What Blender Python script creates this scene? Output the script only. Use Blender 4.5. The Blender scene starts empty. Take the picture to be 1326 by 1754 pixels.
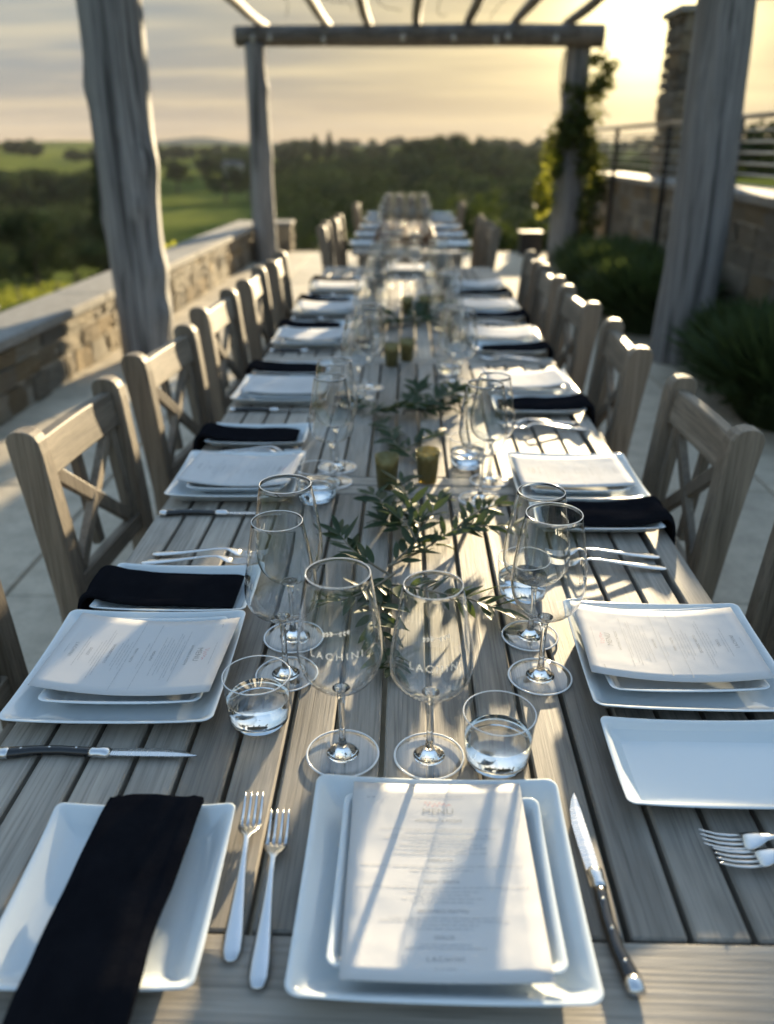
import bpy, bmesh, math, random
import numpy as np
from mathutils import Vector, Matrix, noise
from math import sin, cos, pi, radians

random.seed(7)
rng = np.random.default_rng(7)
SC = bpy.context.scene
COL = SC.collection

# ------------------------------------------------------------------ camera, sky, sun, exposure
cam_d = bpy.data.cameras.new('camera')
cam = bpy.data.objects.new('camera', cam_d)
COL.objects.link(cam)
SC.camera = cam
cam.location = (0, 0, 1.40)
cam.rotation_euler = (radians(90 - 23.824), 0, radians(1.365))
cam_d.sensor_fit = 'HORIZONTAL'
cam_d.sensor_width = 36.0
cam_d.lens = 36.0 * 1420 / 1326
cam_d.clip_start = 0.05
cam_d.clip_end = 20000
cam_d.dof.use_dof = True
cam_d.dof.focus_distance = 1.10
cam_d.dof.aperture_fstop = 3.7

SUN_AZ, SUN_EL = radians(14.2), radians(8.0)
SUN = Vector((sin(SUN_AZ) * cos(SUN_EL), cos(SUN_AZ) * cos(SUN_EL), sin(SUN_EL)))

world = bpy.data.worlds.new('World')
SC.world = world
world.use_nodes = True
world.cycles.sampling_method = 'MANUAL'
world.cycles.sample_map_resolution = 512
wn, wl = world.node_tree.nodes, world.node_tree.links
wn.clear()
def wN(t, **k):
    n = wn.new(t)
    for a, b in k.items(): setattr(n, a, b)
    return n
def wmath(op, a, b=None, clamp=False):
    n = wN('ShaderNodeMath', operation=op, use_clamp=clamp)
    for i, v in enumerate((a, b)):
        if v is None: continue
        if isinstance(v, (int, float)): n.inputs[i].default_value = v
        else: wl.new(v, n.inputs[i])
    return n.outputs[0]
def wmix(f, a, b, mode='MIX'):
    n = wN('ShaderNodeMix', data_type='RGBA', blend_type=mode)
    for s, v in ((n.inputs[0], f), (n.inputs[6], a), (n.inputs[7], b)):
        if isinstance(v, (int, float)): s.default_value = v
        elif isinstance(v, tuple): s.default_value = (*v, 1)
        else: wl.new(v, s)
    return n.outputs[2]
sky = wN('ShaderNodeTexSky', sky_type='NISHITA', sun_disc=False)
sky.sun_elevation = SUN_EL
sky.sun_rotation = SUN_AZ
sky.air_density = 1.0; sky.dust_density = 0.8; sky.ozone_density = 1.0
tc = wN('ShaderNodeTexCoord')
nrm = wN('ShaderNodeVectorMath', operation='NORMALIZE'); wl.new(tc.outputs['Generated'], nrm.inputs[0])
dirv = nrm.outputs[0]
sep = wN('ShaderNodeSeparateXYZ'); wl.new(dirv, sep.inputs[0])
dot = wN('ShaderNodeVectorMath', operation='DOT_PRODUCT'); wl.new(dirv, dot.inputs[0]); dot.inputs[1].default_value = SUN
sdot = wmath('MAXIMUM', dot.outputs['Value'], 0.0)
zpos = wmath('MAXIMUM', sep.outputs[2], 0.0)
den = wmath('ADD', zpos, 0.07)
comb = wN('ShaderNodeCombineXYZ')
wl.new(wmath('DIVIDE', sep.outputs[0], den), comb.inputs[0]); wl.new(wmath('DIVIDE', sep.outputs[1], den), comb.inputs[1])
mp = wN('ShaderNodeMapping'); wl.new(comb.outputs[0], mp.inputs[0])
mp.inputs['Rotation'].default_value = (0, 0, radians(24)); mp.inputs['Scale'].default_value = (0.30, 0.95, 1)
nz = wN('ShaderNodeTexNoise', noise_dimensions='2D'); wl.new(mp.outputs[0], nz.inputs['Vector'])
nz.inputs['Scale'].default_value = 1.05; nz.inputs['Detail'].default_value = 3; nz.inputs['Roughness'].default_value = 0.62; nz.inputs['Distortion'].default_value = 0.0
ramp = wN('ShaderNodeValToRGB'); wl.new(nz.outputs[0], ramp.inputs[0])
ramp.color_ramp.elements[0].position = 0.40; ramp.color_ramp.elements[1].position = 0.66
# the veil of high cloud lies low in the sky and opens to blue overhead
cover = wmath('SUBTRACT', 1.22, wmath('MULTIPLY', zpos, 1.45), True)
near_sun = wmath('POWER', sdot, 11.0)
hz_f = wmath('POWER', wmath('SUBTRACT', 1.0, zpos, True), 9.0)
streak_lit = (0.92, 0.91, 0.78)
streak_dim = (0.37, 0.53, 0.66)
ccol = wmix(ramp.outputs[0], streak_dim, streak_lit)
warm = wmix(ramp.outputs[0], (1.13, 0.88, 0.46), (1.72, 1.37, 0.69))
ccol = wmix(wmath('MULTIPLY', near_sun, 0.9), ccol, warm)
ccol = wmix(wmath('MULTIPLY', wmath('POWER', hz_f, 1.6), 0.8), ccol, (0.98, 0.66, 0.35))
sc1 = wmix(cover, sky.outputs[0], ccol)
glow = wmath('ADD', wmath('MULTIPLY', wmath('POWER', sdot, 50.0), 0.6), wmath('MULTIPLY', wmath('POWER', sdot, 420.0), 5.0))
gl = wN('ShaderNodeVectorMath', operation='SCALE'); gl.inputs[0].default_value = (1.0, 0.84, 0.44); wl.new(glow, gl.inputs['Scale'])
sc2 = wmix(1.0, sc1, gl.outputs[0], 'ADD')
bg = wN('ShaderNodeBackground'); wl.new(sc2, bg.inputs[0]); bg.inputs[1].default_value = 0.102
wo = wN('ShaderNodeOutputWorld'); wl.new(bg.outputs[0], wo.inputs[0])

sun_d = bpy.data.lights.new('sun', 'SUN')
sun_d.energy = 3.5; sun_d.angle = radians(1.0); sun_d.color = (1.0, 0.80, 0.50)
sun_o = bpy.data.objects.new('sun', sun_d); COL.objects.link(sun_o)
sun_o.rotation_euler = SUN.to_track_quat('Z', 'Y').to_euler()
sun_o.location = (5, 20, 10)

SC.view_settings.view_transform = 'Standard'
SC.view_settings.look = 'None'
SC.view_settings.exposure = 2.64
SC.view_settings.gamma = 1.0
SC.render.engine = 'CYCLES'
SC.cycles.use_denoising = True
SC.cycles.use_adaptive_sampling = True
SC.cycles.adaptive_threshold = 0.025
SC.cycles.max_bounces = 9
SC.cycles.transparent_max_bounces = 24
SC.cycles.transmission_bounces = 9
SC.cycles.diffuse_bounces = 2
SC.cycles.glossy_bounces = 3
SC.cycles.sample_clamp_indirect = 1.5
SC.cycles.blur_glossy = 0.6
SC.cycles.caustics_reflective = False
SC.cycles.volume_bounces = 0

# ------------------------------------------------------------------ helpers
def link(o, parent=None):
    COL.objects.link(o)
    if parent is not None: o.parent = parent
    return o
def tag(o, label=None, cat=None, group=None, kind=None):
    if label: o['label'] = label
    if cat: o['category'] = cat
    if group: o['group'] = group
    if kind: o['kind'] = kind
    return o
def empty(name, loc=(0, 0, 0), rz=0.0):
    o = bpy.data.objects.new(name, None); o.empty_display_size = .05
    link(o); o.location = loc; o.rotation_euler = (0, 0, rz)
    return o
def mesh(name, verts, faces, mat=None, smooth=False):
    me = bpy.data.meshes.new(name)
    me.from_pydata([tuple(v) for v in verts], [], [tuple(f) for f in faces])
    me.update()
    if mat: me.materials.append(mat)
    if smooth: me.polygons.foreach_set('use_smooth', [True] * len(me.polygons))
    return me
def obj(name, me, parent=None, loc=None, rot=None, scale=None):
    o = bpy.data.objects.new(name, me); link(o, parent)
    if loc is not None: o.location = loc
    if rot is not None: o.rotation_euler = rot
    if scale is not None: o.scale = scale
    return o
def copy_tree(o, parent=None):
    c = o.copy(); COL.objects.link(c)
    if parent is not None: c.parent = parent
    for ch in list(o.children): copy_tree(ch, c)
    return c
def cbox(sx, sy, sz, ch=0.003):
    """box centred at the origin with chamfered edges (8 corners x 3 vertices)"""
    bm = bmesh.new()
    bmesh.ops.create_cube(bm, size=1.0)
    bmesh.ops.scale(bm, vec=(sx, sy, sz), verts=bm.verts)
    bmesh.ops.bevel(bm, geom=list(bm.edges), offset=min(ch, .45 * min(sx, sy, sz)), segments=1, affect='EDGES')
    v = [tuple(p.co) for p in bm.verts]; bm.verts.index_update()
    f = [[q.index for q in p.verts] for p in bm.faces]
    bm.free()
    return v, f
def xf(vf, M):
    return [tuple(M @ Vector(v)) for v in vf[0]], vf[1]
def join(*parts):
    V, F = [], []
    for v, f in parts:
        o = len(V); V += list(v); F += [[i + o for i in q] for q in f]
    return V, F
def bar(a, b, w, d, up=Vector((0, 0, 1)), ch=.003):
    """chamfered bar between two points; w across, d along 'up'"""
    a, b = Vector(a), Vector(b); L = (b - a).length; y = (b - a).normalized()
    x = y.cross(up).normalized(); z = x.cross(y).normalized()
    M = Matrix(((x.x, y.x, z.x, 0), (x.y, y.y, z.y, 0), (x.z, y.z, z.z, 0), (0, 0, 0, 1)))
    return xf(cbox(w, L, d, ch), Matrix.Translation((a + b) / 2) @ M)
def lathe(prof, n=40, closed_top=False, closed_bottom=False):
    V, F = [], []
    for r, z in prof:
        for i in range(n):
            a = 2 * pi * i / n; V.append((r * cos(a), r * sin(a), z))
    for k in range(len(prof) - 1):
        for i in range(n):
            j = (i + 1) % n
            F.append((k * n + i, k * n + j, (k + 1) * n + j, (k + 1) * n + i))
    if closed_bottom: F.append(tuple(range(n - 1, -1, -1)))
    if closed_top: F.append(tuple((len(prof) - 1) * n + i for i in range(n)))
    return V, F
def catmull(P, n=8):
    P = [Vector(p) for p in P]; Q = [P[0] * 2 - P[1]] + P + [P[-1] * 2 - P[-2]]
    out = []
    for i in range(1, len(Q) - 2):
        for k in range(n):
            t = k / n
            out.append(.5 * ((2 * Q[i]) + (Q[i + 1] - Q[i - 1]) * t + (2 * Q[i - 1] - 5 * Q[i] + 4 * Q[i + 1] - Q[i + 2]) * t * t
                             + (3 * Q[i] - 3 * Q[i + 1] + Q[i + 2] - Q[i - 1]) * t ** 3))
    out.append(P[-1]); return out
def tube(P, rad, n=8):
    """tube along points; rad a number or a list"""
    P = [Vector(p) for p in P]; V, F = [], []
    ref = Vector((0.13, 0.2, 1)).normalized()
    for k, p in enumerate(P):
        t = (P[min(k + 1, len(P) - 1)] - P[max(k - 1, 0)]).normalized()
        x = t.cross(ref)
        if x.length < 1e-3: x = t.cross(Vector((1, 0, 0)))
        x.normalize(); y = t.cross(x)
        r = rad[k] if isinstance(rad, (list, tuple)) else rad
        for i in range(n):
            a = 2 * pi * i / n; V.append(p + x * (r * cos(a)) + y * (r * sin(a)))
    for k in range(len(P) - 1):
        for i in range(n):
            j = (i + 1) % n; F.append((k * n + i, k * n + j, (k + 1) * n + j, (k + 1) * n + i))
    F.append(tuple(range(n - 1, -1, -1))); F.append(tuple((len(P) - 1) * n + i for i in range(n)))
    return V, F
def loft(rings, caps=True):
    n = len(rings[0]); V = [v for r in rings for v in r]; F = []
    for k in range(len(rings) - 1):
        for i in range(n):
            j = (i + 1) % n; F.append((k * n + i, k * n + j, (k + 1) * n + j, (k + 1) * n + i))
    if caps:
        F.append(tuple(range(n - 1, -1, -1))); F.append(tuple((len(rings) - 1) * n + i for i in range(n)))
    return V, F

# ------------------------------------------------------------------ materials
MATS = {}
class NT:
    def __init__(s, name):
        s.m = bpy.data.materials.new(name); s.m.use_nodes = True; s.t = s.m.node_tree; s.n = s.t.nodes; s.l = s.t.links; s.n.clear()
        s.out = s.n.new('ShaderNodeOutputMaterial'); MATS[name] = s.m
    def N(s, t, ins=None, **k):
        n = s.n.new(t)
        for a, b in k.items(): setattr(n, a, b)
        for a, v in (ins or {}).items(): s.set(n.inputs[a], v)
        return n
    def set(s, sock, v):
        if isinstance(v, bpy.types.NodeSocket): s.l.new(v, sock)
        elif isinstance(v, tuple) and len(v) == 3 and sock.type == 'RGBA': sock.default_value = (*v, 1)
        else: sock.default_value = v
    def math(s, op, a, b=0.0, clamp=False):
        n = s.N('ShaderNodeMath', operation=op, use_clamp=clamp); s.set(n.inputs[0], a); s.set(n.inputs[1], b); return n.outputs[0]
    def mix(s, f, a, b, mode='MIX'):
        n = s.N('ShaderNodeMix', data_type='RGBA', blend_type=mode); s.set(n.inputs[0], f); s.set(n.inputs[6], a); s.set(n.inputs[7], b); return n.outputs[2]
    def ramp(s, f, stops):
        n = s.N('ShaderNodeValToRGB'); s.set(n.inputs[0], f); cr = n.color_ramp
        while len(cr.elements) < len(stops): cr.elements.new(.5)
        for e, (p, c) in zip(cr.elements, stops): e.position = p; e.color = (*c, 1) if isinstance(c, tuple) else (c, c, c, 1)
        return n.outputs[0]
    def noise(s, vec, scale, detail=4, rough=.55, dist=0.0):
        n = s.N('ShaderNodeTexNoise', {'Scale': scale, 'Detail': detail, 'Roughness': rough, 'Distortion': dist})
        s.l.new(vec, n.inputs['Vector']); return n.outputs[0]
    def coords(s, kind='Object', scale=(1, 1, 1), rand=True, rot=(0, 0, 0)):
        tcn = s.N('ShaderNodeTexCoord'); v = tcn.outputs[kind]
        if rand:
            oi = s.N('ShaderNodeObjectInfo'); k = s.N('ShaderNodeVectorMath', operation='SCALE'); k.inputs[0].default_value = (31.7, 17.3, 23.9)
            s.l.new(oi.outputs['Random'], k.inputs['Scale'])
            ad = s.N('ShaderNodeVectorMath', operation='ADD'); s.l.new(v, ad.inputs[0]); s.l.new(k.outputs[0], ad.inputs[1]); v = ad.outputs[0]
        mpn = s.N('ShaderNodeMapping', {'Scale': scale, 'Rotation': rot}); s.l.new(v, mpn.inputs['Vector']); return mpn.outputs[0]
    def rand(s): return s.N('ShaderNodeObjectInfo').outputs['Random']
    def bump(s, h, strength=.3, dist=.002):
        b = s.N('ShaderNodeBump', {'Strength': strength, 'Distance': dist}); s.l.new(h, b.inputs['Height']); return b.outputs[0]
    def bsdf(s, col, rough=.5, metal=0.0, normal=None, **k):
        p = s.N('ShaderNodeBsdfPrincipled', {'Base Color': col, 'Roughness': rough, 'Metallic': metal})
        for a, v in k.items(): s.set(p.inputs[a.replace('_', ' ')], v)
        if normal: s.l.new(normal, p.inputs['Normal'])
        return p.outputs[0]
    def done(s, sh): s.l.new(sh, s.out.inputs[0]); return s.m

def wood(name, dark, mid, light, axis=1, fine=1.0, bump=.5, rough=.62, var=.25, grain=.6, splits=False):
    t = NT(name)
    sc = [80.0 * fine] * 3; sc[axis] = 2.6 * fine
    v = t.coords('Object', tuple(sc))
    sc2 = [9.0 * fine] * 3; sc2[axis] = .8 * fine
    v2 = t.coords('Object', tuple(sc2))
    g1 = t.noise(v, 1.0, 5, .68, .6); g2 = t.noise(v2, 1.0, 3, .6, 1.6)
    sc3 = [330.0 * fine] * 3; sc3[axis] = 7.0 * fine
    g3 = t.noise(t.coords('Object', tuple(sc3)), 1.0, 3, .6)
    base = t.ramp(t.math('ADD', t.math('MULTIPLY', g1, .5), t.math('MULTIPLY', g2, .5)), [(.30, dark), (.50, mid), (.70, light)])
    crack = t.ramp(g3, [(.34, 0.32), (.50, 1.0), (.75, 1.12)])
    col = t.mix(grain, base, crack, 'MULTIPLY')
    if splits:
        scs = [16.0] * 3; scs[axis] = .55
        sp_ = t.ramp(t.noise(t.coords('Object', tuple(scs)), 1.0, 3, .6, .3), [(.37, .22), (.43, 1.0)])
        col = t.mix(.85, col, sp_, 'MULTIPLY'); g1 = t.math('ADD', g1, t.math('MULTIPLY', sp_, 2.0))
    if axis == 1:
        col = t.mix(.55, col, t.ramp(t.noise(t.coords('Object', (14, 5, 14)), 1.0, 3, .6), [(.3, .58), (.48, 1.0), (.72, 1.15)]), 'MULTIPLY')   # blotches of weathering
    rv = t.rand()
    col = t.mix(1.0, col, t.ramp(rv, [(0, 1 - var), (1, 1 + var * .4)]), 'MULTIPLY')
    hgt = t.math('ADD', t.math('MULTIPLY', g1, .6), t.math('MULTIPLY', g3, .6))
    rg = t.math('ADD', t.math('MULTIPLY', g2, .25), rough - .12)
    t.done(t.bsdf(col, rg, normal=t.bump(hgt, bump, .0018), Specular_IOR_Level=.4))
wood('weathered_teak', (.155, .138, .118), (.31, .28, .24), (.445, .40, .345), var=.38, grain=.42)
wood('chair_teak', (.10, .08, .058), (.195, .158, .118), (.30, .25, .19), axis=2, bump=.4)
wood('rail_teak', (.11, .088, .064), (.22, .18, .135), (.34, .285, .22), axis=1, bump=.5)
wood('log_wood', (.075, .075, .077), (.20, .198, .197), (.34, .33, .32), axis=2, fine=.34, bump=1.0, rough=.75, var=.1, splits=True)
wood('rafter_wood', (.09, .08, .07), (.17, .15, .13), (.26, .23, .20), axis=1, fine=.4, bump=.8, rough=.75)
wood('tray_wood', (.06, .028, .012), (.13, .06, .028), (.22, .11, .05), axis=0, bump=.3)

t = NT('ceramic')
t.done(t.bsdf((.60, .645, .665), .09, Coat_Weight=.4, Coat_Roughness=.03, Specular_IOR_Level=.55))
t = NT('paper'); v = t.coords('Object', (1, 1, 1))
pn = t.noise(v, 900, 2, .5)
pc = t.mix(.04, (.66, .648, .64), t.ramp(pn, [(.3, .3), (.7, 1.0)]), 'MULTIPLY')
tr = t.N('ShaderNodeBsdfTranslucent', {'Color': (.75, .70, .62)})
ms = t.N('ShaderNodeMixShader', {0: .12}); t.l.new(t.bsdf(pc, .9, Specular_IOR_Level=.05, normal=t.bump(t.noise(v, 14, 2, .5), .25, .01)), ms.inputs[1]); t.l.new(tr.outputs[0], ms.inputs[2]); t.done(ms.outputs[0])
t = NT('ink'); t.done(t.bsdf((.33, .325, .32), .8))
t = NT('pale_ink'); t.done(t.bsdf((.50, .49, .48), .8))
t = NT('pink_ink'); t.done(t.bsdf((.62, .26, .27), .8))
t = NT('etching')
df = t.N('ShaderNodeBsdfDiffuse', {'Color': (.95, .95, .94)}); tl = t.N('ShaderNodeBsdfTranslucent', {'Color': (.95, .94, .92)})
ms = t.N('ShaderNodeMixShader', {0: .5}); t.l.new(df.outputs[0], ms.inputs[1]); t.l.new(tl.outputs[0], ms.inputs[2]); t.done(ms.outputs[0])
t = NT('black_linen'); v = t.coords('Object', (1, 1, 1))
wv = t.math('ADD', t.noise(t.coords('Object', (900, 60, 900)), 1, 2, .5), t.noise(t.coords('Object', (60, 900, 900)), 1, 2, .5))
df = t.N('ShaderNodeBsdfDiffuse', {'Color': t.mix(t.noise(v, 30, 3, .6), (.006, .006, .008), (.014, .014, .017)), 'Roughness': .8})
t.l.new(t.bump(t.math('ADD', t.math('MULTIPLY', wv, .2), t.noise(v, 45, 4, .6)), .5, .004), df.inputs['Normal']); t.done(df.outputs[0])
t = NT('steel'); v = t.coords('Object', (1, 1, 1))
t.done(t.bsdf((.66, .66, .66), t.math('ADD', t.math('MULTIPLY', t.noise(v, 90, 4, .6), .16), .10), 1.0))
t = NT('blade_steel'); v = t.coords('Object', (8, 300, 300))
t.done(t.bsdf((.60, .61, .62), t.math('ADD', t.math('MULTIPLY', t.noise(v, 1, 3, .6), .2), .16), 1.0))
t = NT('black_handle'); t.done(t.bsdf((.008, .008, .009), .22, Coat_Weight=.3))

# thin blown glass: one sheet that reflects by angle and dims light a little more towards its edge
t = NT('thin_glass')
lw = t.N('ShaderNodeLayerWeight', {'Blend': .5})
e2 = t.math('POWER', lw.outputs['Facing'], 7.0); e1 = t.math('POWER', lw.outputs['Facing'], 3.0)
tb = t.N('ShaderNodeBsdfTransparent'); t.l.new(t.mix(e2, (.975, .98, .978), (.30, .33, .34)), tb.inputs[0])
gb = t.N('ShaderNodeBsdfGlossy', {'Roughness': .0, 'Color': (1, 1, 1)})
ms = t.N('ShaderNodeMixShader'); t.l.new(t.math('ADD', t.math('MULTIPLY', e1, .45), .035, True), ms.inputs[0]); t.l.new(tb.outputs[0], ms.inputs[1]); t.l.new(gb.outputs[0], ms.inputs[2])
t.done(ms.outputs[0])
t = NT('foot_glass')
lw = t.N('ShaderNodeLayerWeight', {'Blend': .5}); e1 = t.math('POWER', lw.outputs['Facing'], 2.5)
tb = t.N('ShaderNodeBsdfTransparent', {'Color': (.94, .95, .95)}); gb = t.N('ShaderNodeBsdfGlossy', {'Roughness': .0, 'Color': (1, 1, 1)})
ms = t.N('ShaderNodeMixShader'); t.l.new(t.math('ADD', t.math('MULTIPLY', e1, .6), .12, True), ms.inputs[0]); t.l.new(tb.outputs[0], ms.inputs[1]); t.l.new(gb.outputs[0], ms.inputs[2]); t.done(ms.outputs[0])
t = NT('rim_glint_glass'); t.done(t.bsdf((.95, .96, .97), .06, Transmission_Weight=.25, IOR=1.4))  # mostly opaque white paints the backlit rim highlight into the glass colour
t = NT('solid_glass'); g = t.N('ShaderNodeBsdfGlass', {'Color': (.985, .99, .99), 'Roughness': 0.0, 'IOR': 1.48}); t.done(g.outputs[0])
t = NT('water'); g = t.N('ShaderNodeBsdfGlass', {'Color': (.975, .985, .99), 'Roughness': 0.0, 'IOR': 1.33}); t.done(g.outputs[0])
t = NT('gold_glass'); v = t.coords('Object', (1, 1, 1))
sp = t.ramp(t.noise(v, 300, 3, .75), [(.46, 0.0), (.54, 1.0)])
mb = t.bsdf((.25, .22, .105), .28, .65, normal=t.bump(t.noise(v, 200, 2, .5), .4, .002))
tl = t.N('ShaderNodeBsdfTranslucent', {'Color': (.46, .40, .17)}); tp = t.N('ShaderNodeBsdfTransparent', {'Color': (.60, .53, .29)})
m1 = t.N('ShaderNodeMixShader', {0: .5}); t.l.new(tl.outputs[0], m1.inputs[1]); t.l.new(tp.outputs[0], m1.inputs[2])
m2 = t.N('ShaderNodeMixShader'); t.l.new(t.math('ADD', t.math('MULTIPLY', sp, .55), .12), m2.inputs[0]); t.l.new(mb, m2.inputs[1]); t.l.new(m1.outputs[0], m2.inputs[2]); t.done(m2.outputs[0])
t = NT('wax'); t.done(t.bsdf((.80, .74, .58), .5, Subsurface_Weight=.3, Subsurface_Radius=(.01, .008, .005)))

def leafmat(name, c1, c2, trans, rough=.42, under=None, k=.3, spec=.5, patch=0.0):
    t = NT(name)
    rv = t.rand(); v = t.coords('Object', (1, 1, 1))
    geo = t.N('ShaderNodeNewGeometry')
    f = t.math('ADD', t.math('MULTIPLY', rv, .6), t.math('MULTIPLY', geo.outputs['Random Per Island'], .4))
    if patch:   # trees of different green within the mass
        f = t.math('ADD', t.math('MULTIPLY', f, .3), t.ramp(t.noise(t.coords('Object', (1, 1, 1), False), patch, 3, .6), [(.40, 0.0), (.64, .8)]))
    col = t.mix(f, c1, c2)
    if under: col = t.mix(geo.outputs['Backfacing'], col, under)
    p = t.bsdf(col, rough, Specular_IOR_Level=spec)
    tr = t.N('ShaderNodeBsdfTranslucent', {'Color': trans})
    ms = t.N('ShaderNodeMixShader', {0: k}); t.l.new(p, ms.inputs[1]); t.l.new(tr.outputs[0], ms.inputs[2]); t.done(ms.outputs[0])
leafmat('olive_leaf', (.016, .034, .014), (.036, .058, .026), (.13, .18, .03), .5, (.085, .105, .07), .2, .25)
leafmat('vine_leaf', (.018, .032, .010), (.05, .068, .018), (.22, .24, .04), .6, None, .18, .1)
leafmat('shrub_leaf', (.018, .034, .013), (.042, .062, .022), (.09, .12, .025), .8, None, .15, .05)
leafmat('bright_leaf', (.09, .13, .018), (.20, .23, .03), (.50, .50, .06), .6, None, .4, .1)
leafmat('lavender_leaf', (.024, .044, .020), (.060, .088, .040), (.10, .14, .03), .7, None, .25, .1)
leafmat('forest_leaf', (.020, .032, .020), (.075, .095, .038), (.06, .08, .025), .9, None, .08, .0, .07)
leafmat('tree_leaf', (.020, .032, .018), (.040, .056, .024), (.06, .08, .02), .9, None, .08, .0)
leafmat('vineyard_leaf', (.075, .105, .018), (.14, .17, .028), (.30, .32, .05), .8, None, .28, .05)
t = NT('twig'); v = t.coords('Object', (1, 1, 1)); t.done(t.bsdf(t.mix(t.noise(v, 160, 3, .6), (.10, .075, .045), (.26, .22, .15)), .7))
t = NT('bark'); v = t.coords('Object', (1, 1, .3)); t.done(t.bsdf(t.mix(t.noise(v, 8, 4, .6), (.03, .024, .018), (.09, .07, .05)), .85))

t = NT('stone'); v = t.coords('Object', (1, 1, 1)); rv = t.rand()
pal = t.ramp(rv, [(0, (.36, .305, .225)), (.2, (.27, .25, .22)), (.38, (.44, .385, .30)), (.52, (.20, .185, .165)), (.68, (.38, .295, .185)), (.84, (.34, .315, .275)), (1, (.48, .43, .345))])
t.t.nodes[-1]
n1 = t.noise(v, 9, 6, .62); n2 = t.noise(v, 60, 4, .6)
col = t.mix(.55, pal, t.ramp(n1, [(.28, (.55, .50, .45)), (.5, (.95, .92, .88)), (.75, (1.25, 1.2, 1.1))]), 'MULTIPLY')
t.done(t.bsdf(col, .9, Specular_IOR_Level=.15, normal=t.bump(t.math('ADD', n1, t.math('MULTIPLY', n2, .35)), 1.0, .06)))
t = NT('mortar'); v = t.coords('Object', (1, 1, 1), False); t.done(t.bsdf(t.mix(t.noise(v, 20, 4, .6), (.25, .22, .175), (.36, .32, .26)), .9, normal=t.bump(t.noise(v, 70, 4, .6), .6, .01)))
def concrete(name, c1, c2, s=1.0):
    t = NT(name); v = t.coords('Object', (1, 1, 1)); rv = t.rand()
    n1 = t.noise(v, 2.2 * s, 6, .6, .4); n2 = t.noise(v, 60, 5, .65); n3 = t.noise(v, 9 * s, 5, .7)
    col = t.mix(n1, c1, c2); col = t.mix(.6, col, t.ramp(n3, [(.3, .62), (.6, 1.08)]), 'MULTIPLY'); col = t.mix(.3, col, t.ramp(n2, [(.3, .6), (.55, 1.05)]), 'MULTIPLY')
    col = t.mix(1.0, col, t.ramp(rv, [(0, .86), (1, 1.06)]), 'MULTIPLY')
    t.done(t.bsdf(col, .85, Specular_IOR_Level=.12, normal=t.bump(t.math('ADD', n2, n3), .25, .004)))
concrete('concrete', (.44, .385, .30), (.62, .55, .44))
concrete('coping', (.25, .238, .22), (.34, .325, .30), 2)
concrete('joint', (.20, .175, .14), (.28, .25, .20))
t = NT('dark_metal'); t.done(t.bsdf((.018, .018, .02), .45, .3))
t = NT('cord_rubber'); t.done(t.bsdf((.012, .012, .012), 1.0, Specular_IOR_Level=0.0))
t = NT('wire_metal'); t.done(t.bsdf((.42, .42, .42), .3, 1.0))
t = NT('rail_metal'); t.done(t.bsdf((.30, .28, .26), .32, .8))
t = NT('bulb_glass'); t.done(t.bsdf((.75, .72, .65), .08, Transmission_Weight=.6, IOR=1.3))
t = NT('white_wall'); t.done(t.bsdf((.72, .70, .66), .8))
t = NT('slate_roof'); t.done(t.bsdf((.10, .09, .085), .8))
t = NT('window_glass'); t.done(t.bsdf((.03, .035, .04), .1))
t = NT('meadow'); v = t.coords('Object', (1, 1, 1), False)
a1 = t.noise(v, .012, 5, .55, .4); a2 = t.noise(v, .5, 4, .6); v3 = t.coords('Object', (.012, .045, .03), False, (0, 0, .5)); a3 = t.noise(v3, 1.0, 4, .6, .8)
wvn = t.N('ShaderNodeTexWave', {'Scale': .20, 'Distortion': 1.2, 'Detail': 2}); t.l.new(t.coords('Object', (.4, 1, 1), False, (0, 0, .35)), wvn.inputs[0])
col = t.ramp(t.math('ADD', t.math('MULTIPLY', a1, .45), t.math('MULTIPLY', a3, .55)), [(.36, (.040, .058, .018)), (.47, (.095, .115, .028)), (.56, (.15, .165, .042)), (.68, (.08, .105, .028))])
col = t.mix(.35, col, t.ramp(a2, [(.3, .55), (.7, 1.2)]), 'MULTIPLY'); col = t.mix(.25, col, t.ramp(wvn.outputs[0], [(.3, .55), (.7, 1.1)]), 'MULTIPLY')
t.done(t.bsdf(col, 1.0, Specular_IOR_Level=0.0))
t = NT('far_hill'); v = t.coords('Object', (1, 1, 1), False); t.done(t.bsdf(t.mix(t.noise(v, .004, 4, .6), (.04, .055, .05), (.07, .085, .07)), 1.0, Specular_IOR_Level=0.0))
M = MATS

# ------------------------------------------------------------------ terrain, hills
def smooth(a, b, x):
    t = np.clip((x - a) / (b - a), 0, 1); return t * t * (3 - 2 * t)
def ground_z(x, y):
    x = np.asarray(x, float); y = np.asarray(y, float)
    dl = np.clip(-2.7 - x, 0, None); dy = np.clip(y - 12.9, 0, None)
    d = np.sqrt(dl ** 2 + dy ** 2) + .25 * np.clip(x - 20, 0, None)
    z = -.45 - 2.5 * smooth(0, 15, d) - .09 * np.minimum(d, 95) * smooth(0, 10, d)
    z = z + 5.6 * smooth(95, 420, d) + 5.6 * smooth(380, 1000, d)
    amp = smooth(40, 250, d)
    z = z + amp * (1.7 * np.sin(x * .011 + 1.1) * np.cos(y * .008 + .4) + 1.0 * np.sin(x * .027 + y * .016 + 2.) + .6 * np.sin(y * .04 - x * .02))
    z = z + 5.0 * smooth(60, 130, -x - .22 * y) * smooth(150, 420, y)
    az = np.degrees(np.arctan2(x, np.maximum(y, 1.0))); rr_ = np.hypot(x, y)
    z = z + 5.5 * np.exp(-((az - 2.6) / 3.0) ** 2) * np.exp(-((rr_ - 300) / 90) ** 2)
    return z
radii = np.concatenate([[0], np.geomspace(1.5, 2300, 100)]); NA = 150
angs = np.linspace(0, 2 * pi, NA, endpoint=False)
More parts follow.
